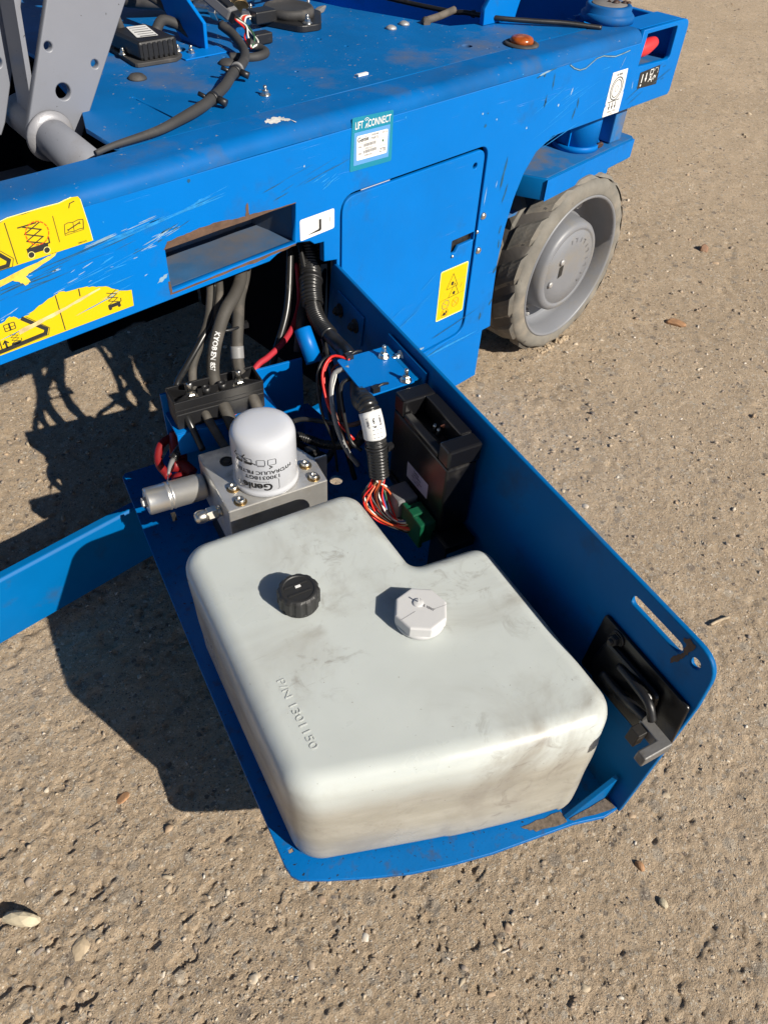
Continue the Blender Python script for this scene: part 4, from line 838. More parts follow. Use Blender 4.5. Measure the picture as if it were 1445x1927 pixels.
tag(link("paper_scrap", (lambda me: (me.transform(Matrix.Translation((1.04, 1.207, .652))), me)[1])(blob((.016, .008, .006), 77)), "dust", base=(1.04, 1.207, .6455)), "crumpled grey scrap lying on the deck behind the round sensor", "scrap")
t = thing("sensor_cable", "thin black cable with a grey twig caught on it near the amber lamp", "cable", (1.25, 1.03, .6455))
mb = MB(); mb.tube([(1.15, 1.36, .66), (1.20, 1.20, .652), (1.232, 1.075, .651), (1.243, 1.04, .654), (1.26, .985, .6545), (1.31, .935, .653), (1.352, .898, .652), (1.40, .85, .648)], .0042, 10); mb.build("jacket", "black", t)
mb = MB(); mb.tube([(1.152, 1.054, .650), (1.19, 1.056, .652), (1.232, 1.060, .656)], .0062, 8); mb.tube([(1.150, 1.056, .650), (1.146, 1.045, .648)], .007, 8); mb.build("twig", mat("grey_twig", (.10, .085, .07), .85, var=.3, vs_=60, bump=.5), t)
MB().lathe([(.0058, 0), (.0062, .008)], (1.245, 1.03, .654), (.6, -.7, 0), 12).build("zip_tie", "black", t)

# ================================================================== SWING-OUT TRAY
tray = thing("swing_out_tray", "blue steel component tray swung out from under the chassis rail", "tray", (-.17, .3, 0), TRAY)
fl = [(-.02, .0022), (-.056, .012), (-.109, .020), (-.155, .027), (-.197, .0365), (-.245, .050), (-.285, .066), (-.325, .084)]+[(-.352, .098), (-.3585, .106), (-.3605, .118)]+[(-.361, .20), (-.361, .40), (-.3595, .60), (-.356, .78), (-.350, .788), (-.29, .79), (-.25, .842), (-.012, .832), (.0004, .77), (.0004, .003)]
link("base_plate", plate(fl, [circ(-.053, .630, .0105), [(-.351, .128), (-.346, .128), (-.346, .133), (-.351, .133)]], .006, Matrix.Translation((0, 0, -.003)), .0008), "blue_lip", tray)
LEANING[0] = True
pn = rpoly([(.0, -.004), (.804, -.004), (.804, .2785), (.40, .2775), (.004, .2775), (-.001, .215)], [.002, .004, .016, 0, .030, .02], 7)
FP = basis((.003, 0, 0), (0, 1, 0), (0, 0, 1))
link("outer_panel", plate(pn, [slot(.046, .104, .2545, .0060), circ(.0235, .2560, .0058)], .0055, FP, .0012), "blue_tray", tray)
LEANING[0] = False
mb = MB(); mb.prism([(-.0005, .001), (-.0005, .046), (-.062, .001)], 1, .019, .025); mb.build("gusset", "blue_tray", tray, .0008)
p = Print(lambda a_, b_, h: (a_, b_, h)); p.poly("d", jag([(-.002, .0045), (-.055, .0145), (-.058, .0185), (-.002, .0185)], .0008, 4, 2), .0006); p.poly("d", jag([(-.062, .017), (-.10, .024), (-.112, .036), (-.062, .030)], .0015, 5, 6), .0006)
p.mb["d"].build("dirt_patch", mat("gritty_dirt", (.13, .10, .075), .95, var=.4, vs_=200, bump=.8, bs=400), tray)
LEANING[0] = True
p = Print(lambda a_, b_, h: (-.0003-h, a_, b_)); p.poly("d", jag([(.039, .262), (.045, .270), (.039, .2745), (.031, .272), (.033, .257), (.037, .246), (.043, .232), (.045, .236), (.039, .251)], .0015, 5, 2), .0001); p.mb["d"].build("grease_mark", "rustdark", tray)
# small hinge stiffener and bolts on the panel's inner face
MB().box((-.0030, .685, .200), (-.0005, .772, .248)).build("hinge_plate", "blue_tray", tray, .0008)
for y, z in ((.757, .222), (.706, .224)): bolt((-.0036, y, z), (-1, 0, 0), .007, .003, True, tray, "hinge_bolt", "darksteel")
# bracket shelf
MB().box((-.0055, .508, .225), (-.0025, .610, .2665)).build("bracket_flange", "blue_tray", tray, .0006)
bolt((-.0056, .572, .2535), (-1, 0, 0), .0055, .006, True, tray, "bracket_bolt")
LEANING[0] = False
mb = MB(); mb.prism(rpoly([(-.069, .509), (.004, .513), (.004, .600), (-.069, .598)], .003, 2), 2, .2525, .255); mb.build("bracket_shelf", "blue_clean", tray, .0006)
MB().box((.0041, .516, .2527), (.0148, .600, .2549)).build("bracket_bend", "blue_tray", tray)
for x, y in ((-.008, .578), (-.007, .519)): bolt((x, y, .2551), r=.0052, stud=.011, parent=tray, name="bracket_bolt")
for x, y in ((-.052, .594), (-.054, .515)):
    mb = MB(); mb.box((x-.005, y-.004, .2551), (x+.005, y+.004, .262)); mb.tube([(x, y, .2595), (x+.010, y+.001, .2625), (x+.020, y+.003, .2595)], .0018, 6, .003); mb.build("zip_tie", "black", tray)
# blue upright behind the hose clamp, and hinge barrel
mb = MB(); mb.box((-.285, .712, .0005), (-.070, .716, .186)); mb.build("clamp_upright", "blue_clean", tray, .0008)
mb = MB(); mb.box((-.283, .660, .150), (-.135, .7115, .154)); mb.build("clamp_shelf", "blue_clean", tray, .0006); 
mb = MB(); mb.box((-.283, .657, .118), (-.135, .6598, .154)); mb.build("clamp_lip", "blue_clean", tray, .0006)
mb = MB(); mb.lathe([(.0125, -.050), (.0125, 0), (.011, .0015)], (-.068, .712, .236), (-.05, .55, .62), 24); mb.build("hinge_barrel", "blue_clean", tray)
mb = MB(); mb.box((-.040, .338, .0005), (-.037, .375, .125)); mb.box((-.037, .338, .112), (.004, .50, .1245)); mb.build("module_bracket", "gloss", tray, .001)
for z in (.045, .085): MB().lathe([(.003, 0), (.0025, .002)], (-.0402, .350, z), (-1, 0, 0), 10).build("rivet", "darksteel", tray)
# door latch on the panel
lt = thing("slam_latch", "black recessed door latch with grey steel tongue, on the inside of the blue panel", "latch", (.010, .06, .17), TRAY)
LEANING[0] = True
link("latch_plate", plate(rpoly([(-.003, .152), (.004, .138), (.125, .126), (.125, .2135), (.003, .2125)], .004, 2), [], .004, basis((-.0026, 0, 0), (0, 1, 0), (0, 0, 1)), .001), "gloss", lt)
mb = MB(); mb.prism(rpoly([(.020, .136), (.100, .133), (.113, .155), (.106, .198), (.03, .199)], .008, 4), 0, -.013, -.0048); mb.build("housing", "gloss", lt, .004)
mb = MB(); mb.tube([(-.014, .090, .158), (-.020, .062, .166), (-.023, .040, .175), (-.023, .024, .178)], .0055, 10, .004, taper=lambda s: 1.15-.3*s); mb.build("lever", "black", lt)
mb = MB(); mb.tube([(-.013, .080, .186), (-.019, .052, .194), (-.022, .030, .195), (-.022, .018, .182)], .0044, 10, .004); mb.build("lever_arm", "black", lt)
mb = MB(); mb.prism([(-.016, .026), (-.016, -.009), (-.052, -.009), (-.052, .002), (-.028, .002), (-.028, .026)], 2, .162, .176); mb.build("tongue", "latchsteel", lt, .0015)
mb = MB(); mb.box((-.041, .012, .156), (-.0295, .0245, .1755)); mb.build("spring_block", "darksteel", lt, .001)
bolt((-.0048, .100, .203), (-1, 0, 0), .0062, .004, True, lt, "latch_bolt", "darksteel"); MB().lathe([(.0048, 0), (.0045, .0015), (.002, .0026)], (-.0135, .037, .190), (-1, 0, 0), 16).build("rivet", "steel", lt)
LEANING[0] = False

# ------------------------------------------------------------------ hydraulic tank
def tank_material():
    m = bpy.data.materials.new("translucent_tank_plastic"); m.use_nodes = True; n = m.node_tree.nodes; L = m.node_tree.links; b = n["Principled BSDF"]
    tc = n.new("ShaderNodeTexCoord").outputs["Object"]
    def noise(s_, d=5, r_=.6, dist=0., scl=None):
        t = n.new("ShaderNodeTexNoise"); t.inputs["Scale"].default_value = s_; t.inputs["Detail"].default_value = d; t.inputs["Roughness"].default_value = r_; t.inputs["Distortion"].default_value = dist
        if scl: mp = n.new("ShaderNodeMapping"); mp.inputs["Scale"].default_value = scl; mp.inputs["Rotation"].default_value = (0, 0, .5); L.new(tc, mp.inputs[0]); L.new(mp.outputs[0], t.inputs[0])
        else: L.new(tc, t.inputs[0])
        return t.outputs["Fac"]
    def ramp(fa, lo, hi, a_=0., b_=1.):
        q = n.new("ShaderNodeMapRange"); q.interpolation_type = 'SMOOTHSTEP'; q.inputs[1].default_value = lo; q.inputs[2].default_value = hi; q.inputs[3].default_value = a_; q.inputs[4].default_value = b_; L.new(fa, q.inputs[0]); return q.outputs[0]
    def mix(fa, A_, B_):
        q = n.new("ShaderNodeMix"); q.data_type = 'RGBA'; L.new(fa, q.inputs[0])
        for s_, c in ((q.inputs[6], A_), (q.inputs[7], B_)):
            if isinstance(c, tuple): s_.default_value = (*c, 1)
            else: L.new(c, s_)
        return q.outputs[2]
    def mul(A_, B_):
        q = n.new("ShaderNodeMath"); q.operation = 'MULTIPLY'; L.new(A_, q.inputs[0]); L.new(B_, q.inputs[1]); return q.outputs[0]
    c = mix(ramp(noise(5, 4), .3, .7), (.455, .487, .472), (.505, .538, .522))
    sp = n.new("ShaderNodeSeparateXYZ"); L.new(tc, sp.inputs[0])
    ad = n.new("ShaderNodeMath"); ad.operation = 'MULTIPLY_ADD'; ad.inputs[1].default_value = .03; L.new(noise(9, 3), ad.inputs[0]); L.new(sp.outputs[2], ad.inputs[2])
    c = mix(ramp(ad.outputs[0], .125, .170, 1, 0), c, mix(ramp(noise(14, 4, .6, 0, (1, 1, 4)), .35, .65), (.335, .32, .272), (.385, .37, .322)))   # oil standing inside, darkened further to tone down the sunlit front
    c = mix(mul(ramp(noise(7, 7, .6, .8), .45, .72), ramp(noise(2.6, 3), .36, .58, .1, .8)), c, (.25, .23, .195))
    c = mix(mul(ramp(noise(30, 8, .7, 1.5), .52, .7), ramp(noise(4.2, 3), .42, .58, 0, .6)), c, (.19, .17, .145))
    c = mix(mul(ramp(noise(5, 7, .75, 0, (3, 60, 10)), .60, .70), ramp(noise(3.7, 2), .45, .58, 0, .6)), c, (.21, .19, .16))
    c = mix(ramp(noise(240, 2), .73, .76, 0, .6), c, (.12, .10, .08))
    L.new(c, b.inputs["Base Color"]); L.new(ramp(noise(12, 5), .3, .7, .26, .42), b.inputs["Roughness"])
    b.inputs["Subsurface Weight"].default_value = .25; b.inputs["Subsurface Radius"].default_value = (.016, .015, .012); b.inputs["Subsurface Scale"].default_value = 1
    b.inputs["Specular IOR Level"].default_value = .45
    bp = n.new("ShaderNodeBump"); bp.inputs["Strength"].default_value = .12; bp.inputs["Distance"].default_value = .002; L.new(noise(40, 5, .6), bp.inputs["Height"]); L.new(bp.outputs[0], b.inputs["Normal"])
    return m
tank = thing("hydraulic_tank", "translucent white L-shaped hydraulic oil tank filling the front of the blue tray", "tank", (-.18, .25, 0), TRAY)
ZTOP = .180
prt = [(-.350, .109), (-.020, .034), (-.020, .293), (-.1150, .300), (-.1210, .443), (-.3500, .440)]
rad = [.034, .030, .026, .012, .028, .034]
conv = [1, 1, 1, -1, 1, 1]
def inset(d):
    n_ = len(prt); P_ = [Vector(q) for q in prt]; L_ = []
    for i in range(n_):
        e_ = (P_[(i+1) % n_]-P_[i]).normalized(); nn = Vector((-e_.y, e_.x)); L_.append((P_[i]+nn*d, e_))
    C_ = []
    for i in range(n_):
        (p1, e1), (p2, e2) = L_[i-1], L_[i]; t_ = (p2-p1).cross(e2)/e1.cross(e2); C_.append(p1+e1*t_)
    out = []; na = 9
    arcs = []
    for i in range(n_):
        r_ = max(.004, rad[i]-conv[i]*d); p0 = C_[i]; da = (C_[i-1]-p0).normalized(); db = (C_[(i+1) % n_]-p0).normalized(); ang = da.angle(db); ln = r_/math.tan(ang/2)
        cc = p0+(da+db).normalized()*(r_/math.sin(ang/2)); A_ = p0+da*ln-cc; B_ = p0+db*ln-cc; th_ = A_.angle(B_)
        arcs.append([cc+(A_*math.sin((1-k/na)*th_)+B_*math.sin(k/na*th_))/math.sin(th_) for k in range(na+1)])
    for i in range(n_):
        out += arcs[i]; a_, b_ = arcs[i][-1], arcs[(i+1) % n_][0]; k = (24, 20, 8, 12, 18, 24)[i]
        out += [a_.lerp(b_, q/k) for q in range(1, k)]
    return out
prof = [(.016, .0005), (.009, .001), (.004, .0035), (.0012, .008), (0, .015)]+[(0, z) for z in np.linspace(.026, .156, 12)]
for t_ in (12, 24, 36, 48, 60, 72, 82, 90): prof.append((.022*(1-math.cos(R(t_))), .158+.022*math.sin(R(t_))))
prof += [(.0235, ZTOP), (.026, ZTOP), (.030, ZTOP)]
v = []; N = None
for d, z in prof:
    Q = inset(d); N = len(Q); lo = 1-z/ZTOP; mid = math.sin(math.pi*min(1, z/ZTOP))
    for q in Q:
        x_, y_ = q; t_ = min(1, max(0, (x_+.35)/.32)); fr = max(0, 1-max(0, y_-.04)/.12)
        y_ -= fr*(.011*math.sin(math.pi*t_)+.012*lo*t_); x_ += .005*lo*(x_ < -.2)-.010*lo*(x_ > -.06)*fr
        cx, cy = -.18, .25; dv = Vector((x_-cx, y_-cy)).normalized(); u_ = mid*(.0012*math.sin(x_*21+z*24)+.0010*math.sin(y_*23+1+z*15)+.0007*math.sin(z*70+x_*8))
        v.append((x_+dv.x*u_, y_+dv.y*u_, z))
f = [(j*N+i, j*N+(i+1) % N, (j+1)*N+(i+1) % N, (j+1)*N+i) for j in range(len(prof)-1) for i in range(N)]
bm = bmesh.new(); bv = [bm.verts.new(q) for q in v]
for q in f: bm.faces.new([bv[k] for k in q])
bm.faces.new([bv[i] for i in range(N)][::-1])
ring = [v[(len(prof)-1)*N+i] for i in range(N)]; R2 = [Vector((q[0], q[1])) for q in ring]
def inside(x, y):
    c_ = False
    for i in range(N):
        a_, b_ = R2[i-1], R2[i]
        if (a_.y > y) != (b_.y > y) and x < (b_.x-a_.x)*(y-a_.y)/(b_.y-a_.y)+a_.x: c_ = not c_
    return c_ and min((Vector((x, y))-q).length for q in R2) > .006
gp = [Vector((x, y)) for x in np.arange(-.33, -.04, .014) for y in np.arange(.06, .43, .014) if inside(x, y)]
vo_, _, fo_, ov_, _, _ = delaunay_2d_cdt(R2+gp, [(i, (i+1) % N) for i in range(N)], [], 1, 1e-6)
mp_ = {}
for k, q in enumerate(vo_):
    src = [o_ for o_ in ov_[k] if o_ < N]
    mp_[k] = bv[(len(prof)-1)*N+src[0]] if src else bm.verts.new((q.x, q.y, ZTOP+.0004*math.sin(q.x*34)*math.sin(q.y*29)))
for q in fo_:
    fc = bm.faces.new([mp_[k] for k in q])
    fc.normal_update()
    if fc.normal.z < 0: fc.normal_flip()
bm.normal_update()
me = bpy.data.meshes.new("tank_body"); bm.to_mesh(me); bm.free(); me.polygons.foreach_set("use_smooth", [True]*len(me.polygons))
tb = link("tank_body", me, tank_material(), tank)
p = Print(lambda a_, b_, h: (a_, b_, ZTOP+h))
v2, f2 = text2d("P/N 1301150", .0118, -.012)
wd = max(q[0] for q in v2)-min(q[0] for q in v2); sx = .082/wd
mb = MB()
pos = lambda a_, b_, h: (-.3155+b_*1.0, .182-a_*sx, ZTOP-.0004+h)
mb.add([pos(a_, b_, .0011) for a_, b_ in v2], f2); mb.add([pos(a_+.0012, b_-.0009, .00085) for a_, b_ in v2], f2)
mb = MB(); mb.add([pos(a_, b_, .0012) for a_, b_ in v2], f2); o = mb.build("moulded_lettering", "tank", tb); so = o.modifiers.new("s", 'SOLIDIFY'); so.thickness = .0014; so.offset = -1
# black ribbed cap
cp = MB(); c = (-.2560, .3030, ZTOP+.0002); cp.lathe([(.0215, 0), (.0215, .003)], c, seg=32); prf = []
ns = 60; v = []; f = []
for j, (r_, h, rib) in enumerate(((.0205, .003, 0), (.0222, .004, 1), (.0222, .0195, 1), (.0212, .0225, .5), (.0192, .0242, 0), (.0170, .0245, 0), (.0160, .0236, 0))):
    for i in range(ns): v.append((c[0]+(r_+(.0009 if i % 5 < 3 else -.0007)*rib)*math.cos(2*math.pi*i/ns), c[1]+(r_+(.0009 if i % 5 < 3 else -.0007)*rib)*math.sin(2*math.pi*i/ns), c[2]+h))
for j in range(6):
    for i in range(ns): f.append((j*ns+i, j*ns+(i+1) % ns, (j+1)*ns+(i+1) % ns, (j+1)*ns+i))
f.append(tuple(6*ns+i for i in range(ns))); cp.add(v, f, False); bc = cp.build("black_cap", "cap", tank)
MB().box((-.2585, .3045, c[2]+.0236), (-.2525, .3070, c[2]+.0247), None).build("vent_tab", "white", bc); 
for r_ in (-.006, .006): MB().box((-.2700, .3030+r_-.001, c[2]+.0236), (-.2440, .3030+r_+.001, c[2]+.0245)).build("ridge", "cap", bc)
# white octagonal cap
c = (-.1500, .2250, ZTOP+.0002)
mb = MB(); mb.lathe([(.0265, 0), (.0275, .0015), (.0275, .005), (.026, .0062)], c, seg=32); mb.build("cap_collar", "whitecap", tank)
mb = MB(); mb.lathe([(.0285, .0060), (.0292, .0068), (.0292, .0182), (.0282, .0197), (.0262, .0200), (.0, .0200)], c, seg=8, smooth=False, a0=R(-8)); wc = mb.build("octagon_cap", "whitecap", tank, .0008)
mb = MB(); mb.lathe([(.0062, 0), (.0062, .0006), (.0045, .0014), (.001, .0020)], (c[0]+.0005, c[1]+.0075, c[2]+.0200), seg=16); mb.tube([(c[0]+.0005, c[1]+.0075, c[2]+.0205), (c[0]+.0005, c[1]+.0075, c[2]+.0285)], .0007, 6, .002); mb.build("vent_nipple", "whitecap", wc)
p = Print(lambda a_, b_, h: (c[0]+a_, c[1]+b_, c[2]+.0200+h)); p.text("g", "OIL VENT", .0055, -.0025, .0042, R(-58), .9, .02, .0003); p.line("g", [(-.026, -.004), (-.008, -.001)], .0003, .0003); p.line("g", [(.012, -.007), (.0265, -.008)], .0003, .0003); p.mb["g"].build("moulded_print", "grey_print", wc)
def octf(a_, b_, h):
    t = R(-97); return (c[0]+(.0272+h)*math.cos(t)-a_*math.sin(t), c[1]+(.0272+h)*math.sin(t)+a_*math.cos(t), c[2]+b_)
# ------------------------------------------------------------------ hydraulic power unit: block, filter, motor can
hu = thing("hydraulic_power_unit", "machined aluminium valve block with white oil filter and silver motor can", "power unit", (-.2, .56, 0), TRAY)
mb = MB(); mb.prism([(-.267, .502), (-.128, .502), (-.1255, .552), (-.145, .600), (-.150, .624), (-.267, .624)], 2, .060, .140); blk = mb.build("valve_block", "alu", hu, .0015)
MB().box((-.264, .508, .004), (-.145, .618, .0595)).build("pump_body", "darksteel", hu, .004)
for x, y in ((-.247, .540), (-.247, .513), (-.143, .541), (-.143, .514)):
    o = socket((x, y, .1402), (0, 0, 1), .0062, blk); MB().lathe([(.0088, 0), (.0085, .0006)], (x, y, .1402), seg=18).build("washer", "brass", blk)
MB().lathe([(.0095, 0), (.0095, .0008), (.0070, .0008), (.0070, .0004), (.0052, .0004), (.005, .0012), (.003, .0012)], (-.236, .594, .1402), seg=20).build("port_plug", "darksteel", blk)
FC = (-.1985, .545, .1402)
mb = MB(); mb.lathe([(q_*1.045, h_) for q_, h_ in [(.0385, 0), (.0412, .001), (.0418, .004), (.0412, .0075), (.0398, .009), (.0402, .012), (.0402, .072), (.0399, .0768), (.0389, .0815), (.0368, .0855), (.0332, .0885), (.028, .0905), (.020, .0917), (.010, .0923), (.001, .0925)]], FC, seg=56); ff = mb.build("oil_filter", "filter", hu)
camL = TRAY.inverted() @ Vector((0, 0, 1.0)); fa = math.atan2(camL.y-FC[1], camL.x-FC[0])
def onfil(a_, b_, h):       # print runs upside down round the can
    t = fa-.20+a_/.042; return (FC[0]+(.0421+h)*math.cos(t), FC[1]+(.0421+h)*math.sin(t), FC[2]+b_)
p = Print(onfil)
def ftext(k, s, x, y, size, sx=1., bold=0.): p.text(k, s, x, y, size, math.pi, sx, bold, .0003)
# a grows to the picture's left; text is turned by 180 degrees so it reads upside down
ftext("b", "Genie", -.004, .0245, .0165, 1.0, .03); ftext("b", "1300318GT", .004, .0378, .0085, 1.15, .015); ftext("b", "HYDRAULIC FILTER", .006, .0462, .0080, 1.12, .015)
ftext("g", "Genuine", -.0275, .0215, .0040); ftext("g", "Parts", -.0265, .0170, .0045); ftext("g", "A Terex Company", .002, .0285, .0026)
p.line("g", rpoly([(-.042, .0125), (.0245, .0125), (.0245, .0300), (-.042, .0300)], .002, 3), .0006, .0003, True)
for x, kk in ((.017, 0), (.003, 1), (-.0135, 2), (-.027, 3)):
    p.line("b", rpoly([(x-.0052, .0560), (x+.0052, .0560), (x+.0050, .0650), (x-.0050, .0650)], .0015, 2), .0007, .0003, True)
    if kk in (2, 3): p.poly("b", [(x-.005, .0560), (x+.005, .0560), (x+.005, .0595), (x-.005, .0595)], .0003); p.line("b", [(x-.001, .061), (x-.008, .065), (x-.004, .070)], .0014, .0004)
p.line("b", [(.014, .0545), (.017, .0525), (.0135, .0505)], .0014, .0003); p.line("b", [(-.0035, .057), (-.0075, .059)], .0014, .0003); p.line("g", [(-.001, .0545), (.007, .0545)], .0012, .0003)
p.mb["b"].build("lettering", "black_print", ff); p.mb["g"].build("fine_print", "grey_print", ff)
MC = Vector((-.270, .603, .1005))
mb = MB(); mb.lathe([(.0175, 0), (.0175, .003), (.0190, .004), (.0190, .044), (.0197, .0445), (.0197, .0475), (.0186, .048), (.0186, .0495), (.0197, .050), (.0197, .053), (.0190, .0535), (.0190, .078), (.0184, .080), (.0150, .081), (.0145, .0795), (.006, .0795)], MC, (-1, 0, .035), 40); mo_ = mb.build("motor_can", "can", hu)
MB().lathe([(.007, .078), (.007, .086), (.005, .087)], MC, (-1, 0, .035), 6, smooth=False).build("end_nut", "steel", mo_); MB().box((-.325, .580, .075), (-.319, .587, .085)).build("clip", "darksteel", mo_)
mb = MB(); mb.lathe([(.0075, 0), (.0075, .006)], (-.2675, .540, .108), (-1, 0, 0), 8); mb.lathe([(.0095, .006), (.0095, .018), (.008, .019)], (-.2675, .540, .108), (-1, 0, 0), 6, smooth=False); mb.lathe([(.0078, .018), (.0090, .024), (.0090, .030), (.0075, .034), (.004, .036)], (-.2675, .540, .108), (-1, 0, 0), 14); mb.build("elbow_fitting", "zinc", hu)
MB().box((-.128, .552, .09), (-.105, .556, .135), Matrix.Translation((0, 0, 0))).build("tab", "alu", hu, .001)
for x in (-.245, -.205): MB().lathe([(.010, 0), (.010, .012), (.0075, .013), (.0075, .02)], (x, .6245, .115), (0, 1, 0), 6, smooth=False).build("hose_end", "zinc", hu)

# ------------------------------------------------------------------ hose clamp block
hc_ = thing("hose_clamp", "black plastic hose clamp block with two tall plated studs", "clamp", (-.213, .688, .154), TRAY)
mb = MB(); x0, x1, y0, y1 = -.2775, -.1495, .6665, .7075
mb.box((x0, y0, .1545), (x1, y1, .180)); low = mb.build("lower_half", "black", hc_, .0015)
mb = MB(); mb.box((x0, y0, .1805), (x1, y1, .1865)); mb.box((x0, y0, .1866), (x1, y0+.003, .200)); mb.box((x0, y1-.003, .1866), (x1, y1, .200)); mb.box((x0, y0+.0031, .1866), (x0+.003, y1-.0031, .200)); mb.box((x1-.003, y0+.0031, .1866), (x1, y1-.0031, .200)); up = mb.build("upper_half", "black", hc_, .0006)
def wallbar(a_, b_, w_=.0022):
    a_ = Vector(a_); b_ = Vector(b_); d = (b_-a_).normalized(); nn = Vector((-d.y, d.x))*w_/2
    return MB().prism([tuple(a_+nn), tuple(a_-nn), tuple(b_-nn), tuple(b_+nn)], 2, .1866, .1985).build("rib", "black", hc_)
ym = (y0+y1)/2
for a_, b_ in (((x0+.003, y0+.004), (-.254, ym-.004)), ((x0+.003, y1-.004), (-.254, ym+.004)), ((-.238, ym), (-.186, ym)), ((x1-.003, y0+.004), (-.172, ym-.004)), ((x1-.003, y1-.004), (-.172, ym+.004))): wallbar(a_, b_)
for x in (-.248, -.178): bolt((x, ym, .1868), r=.0072, stud=.017, parent=hc_, name="stud")
for x in (-.226, -.203): MB().lathe([(.006, 0), (.006, .0125), (.0042, .0125), (.0042, .009)], (x, ym, .1866), seg=18).build("boss", "black", hc_)
# ------------------------------------------------------------------ hoses
def hose(label, pts, r, material="rubber", name="hydraulic_hose", marks=None, group="hoses through the clamp"):
    mb = MB(); mb.tube(pts, r, 14, .005); b0 = pts[len(pts)//2]
    if not marks:
        o = mb.build(name, material, None, base=b0, frame=TRAY); tag(o, label, "hose", group); return o
    t = thing(name, label, "hose", b0, TRAY, group); h_ = mb.build("jacket", material, t)
    return t, h_
def along(pts, r, txt, s0, size, parent, up, name="lettering", material="white", bold=.03):
    """letters printed along a hose, on the side facing 'up'"""
    P = resample(pts, .001); v2, f2 = text2d(txt, size, bold); x0_ = min(q[0] for q in v2); vv = []
    for a_, b_ in v2:
        i = min(len(P)-2, max(1, int((s0+a_-x0_)/.001))); T_ = (P[i+1]-P[i-1]).normalized(); U = (Vector(up)-T_*Vector(up).dot(T_)).normalized(); W = U.cross(T_)
        an = (b_-size*.35)/r; vv.append(P[i]+(U*math.cos(an)+W*math.sin(an))*(r+.0004))
    MB().add(vv, f2).build(name, material, parent)
upv = (camL-Vector((-.2, .72, .22))).normalized()
hA = [(-.100, .88, .34), (-.113, .83, .315), (-.129, .785, .296), (-.150, .755, .287), (-.172, .735, .278), (-.190, .722, .255), (-.201, .716, .228), (-.207, .711, .200), (-.209, .695, .182), (-.209, .665, .170), (-.203, .635, .135)]
t, h_ = hose("thick dusty black hose with white printed letters, through the middle of the clamp", hA, .0092, marks=1); along(hA, .0092, "KYOB EN 857", .208, .0092, h_, upv)
hB = [(-.080, .90, .33), (-.095, .85, .305), (-.117, .805, .285), (-.138, .775, .268), (-.153, .745, .248), (-.163, .728, .225), (-.168, .715, .200), (-.169, .695, .184), (-.166, .668, .172), (-.160, .635, .13)]
t, h_ = hose("thick dusty black hose with a pale wrapped collar, right of the printed hose", hB, .0088, marks=1)
MB().tube([(-.1635, .7275, .224), (-.1665, .7195, .209)], .0097, 14, .004).build("collar", "wire_grey", t)
h1 = [(-.135, .87, .335), (-.160, .80, .300), (-.185, .755, .262), (-.212, .735, .240), (-.240, .722, .215), (-.258, .716, .195), (-.264, .700, .182), (-.262, .665, .168), (-.255, .64, .13)]
t, h_ = hose("thin black hose with worn white markings, outermost on the left of the clamp", h1, .0048, "corr", marks=1); along(h1, .0048, "PI 4 - 1 SN -- PI 4 - 1 SN --", .06, .0042, h_, upv, material="grey_print" if False else "wire_grey")
hose("slim dark hose just left of the printed hose, entering the clamp", [(-.15, .86, .335), (-.172, .79, .290), (-.192, .755, .258), (-.214, .735, .235), (-.232, .722, .210), (-.238, .705, .184), (-.237, .665, .168), (-.225, .63, .13)], .0062)
hose("slim dusty hose rising beside the thick hoses into the chassis", [(-.12, .90, .35), (-.150, .82, .305), (-.165, .775, .285), (-.18, .752, .262), (-.190, .74, .24)], .0055)
mb = MB(); mb.tube([(-.1925, .744, .252), (-.178, .729, .252), (-.160, .733, .249), (-.142, .747, .243), (-.148, .768, .244), (-.172, .765, .25), (-.1925, .748, .252)], .0022, 8, .003); mb.box((-.147, .742, .239), (-.138, .750, .247)); tag(mb.build("zip_tie", "black", None, base=(-.17, .74, .25), frame=TRAY), "black zip tie bundling the two thick hoses", "zip tie")
o = hose("red battery cable sweeping from the chassis down behind the clamp", [(-.004, .875, .245), (-.0185, .835, .216), (-.033, .810, .2035), (-.054, .785, .193), (-.083, .757, .189), (-.115, .735, .187), (-.138, .722, .186), (-.165, .70, .172), (-.21, .655, .14)], .0046, "redcable", "red_cable", group=None); o['category'] = "cable"
o = hose("grey split loom sleeve hanging beside the red cable", [(-.004, .845, .245), (-.0125, .825, .230), (-.025, .805, .219), (-.037, .79, .205), (-.047, .775, .185), (-.055, .765, .16)], .0066, "rubber", "loom_sleeve", group=None); o['category'] = "cable"
for k, (lab_, pts, r_, mt_) in enumerate((
    ("black cable sagging behind the blue upright to the floor of the tray", [(-.02, .86, .30), (-.055, .80, .22), (-.095, .765, .16), (-.12, .74, .10), (-.10, .70, .05), (-.05, .66, .02)], .0058, "corr"),
    ("black cable looping low behind the oil filter", [(-.15, .70, .09), (-.12, .665, .05), (-.085, .64, .03), (-.045, .655, .05), (-.03, .70, .09), (-.02, .75, .16)], .0055, "corr"),
    ("thin black cable rising between the blue pipe stub and the panel", [(-.035, .60, .02), (-.04, .635, .09), (-.032, .67, .15), (-.028, .72, .19), (-.02, .79, .24), (-.01, .86, .31)], .0042, "corr"),
    ("thin dusty cable crossing under the blue shelf to the harness", [(-.13, .655, .12), (-.105, .64, .135), (-.08, .60, .15), (-.065, .56, .17), (-.055, .53, .20)], .0036, "dusty"))):
    o = MB().tube(pts, r_, 10, .005).build("black_cable", mt_, None, base=pts[len(pts)//2], frame=TRAY); tag(o, lab_, "cable", "loose black cables in the tray")
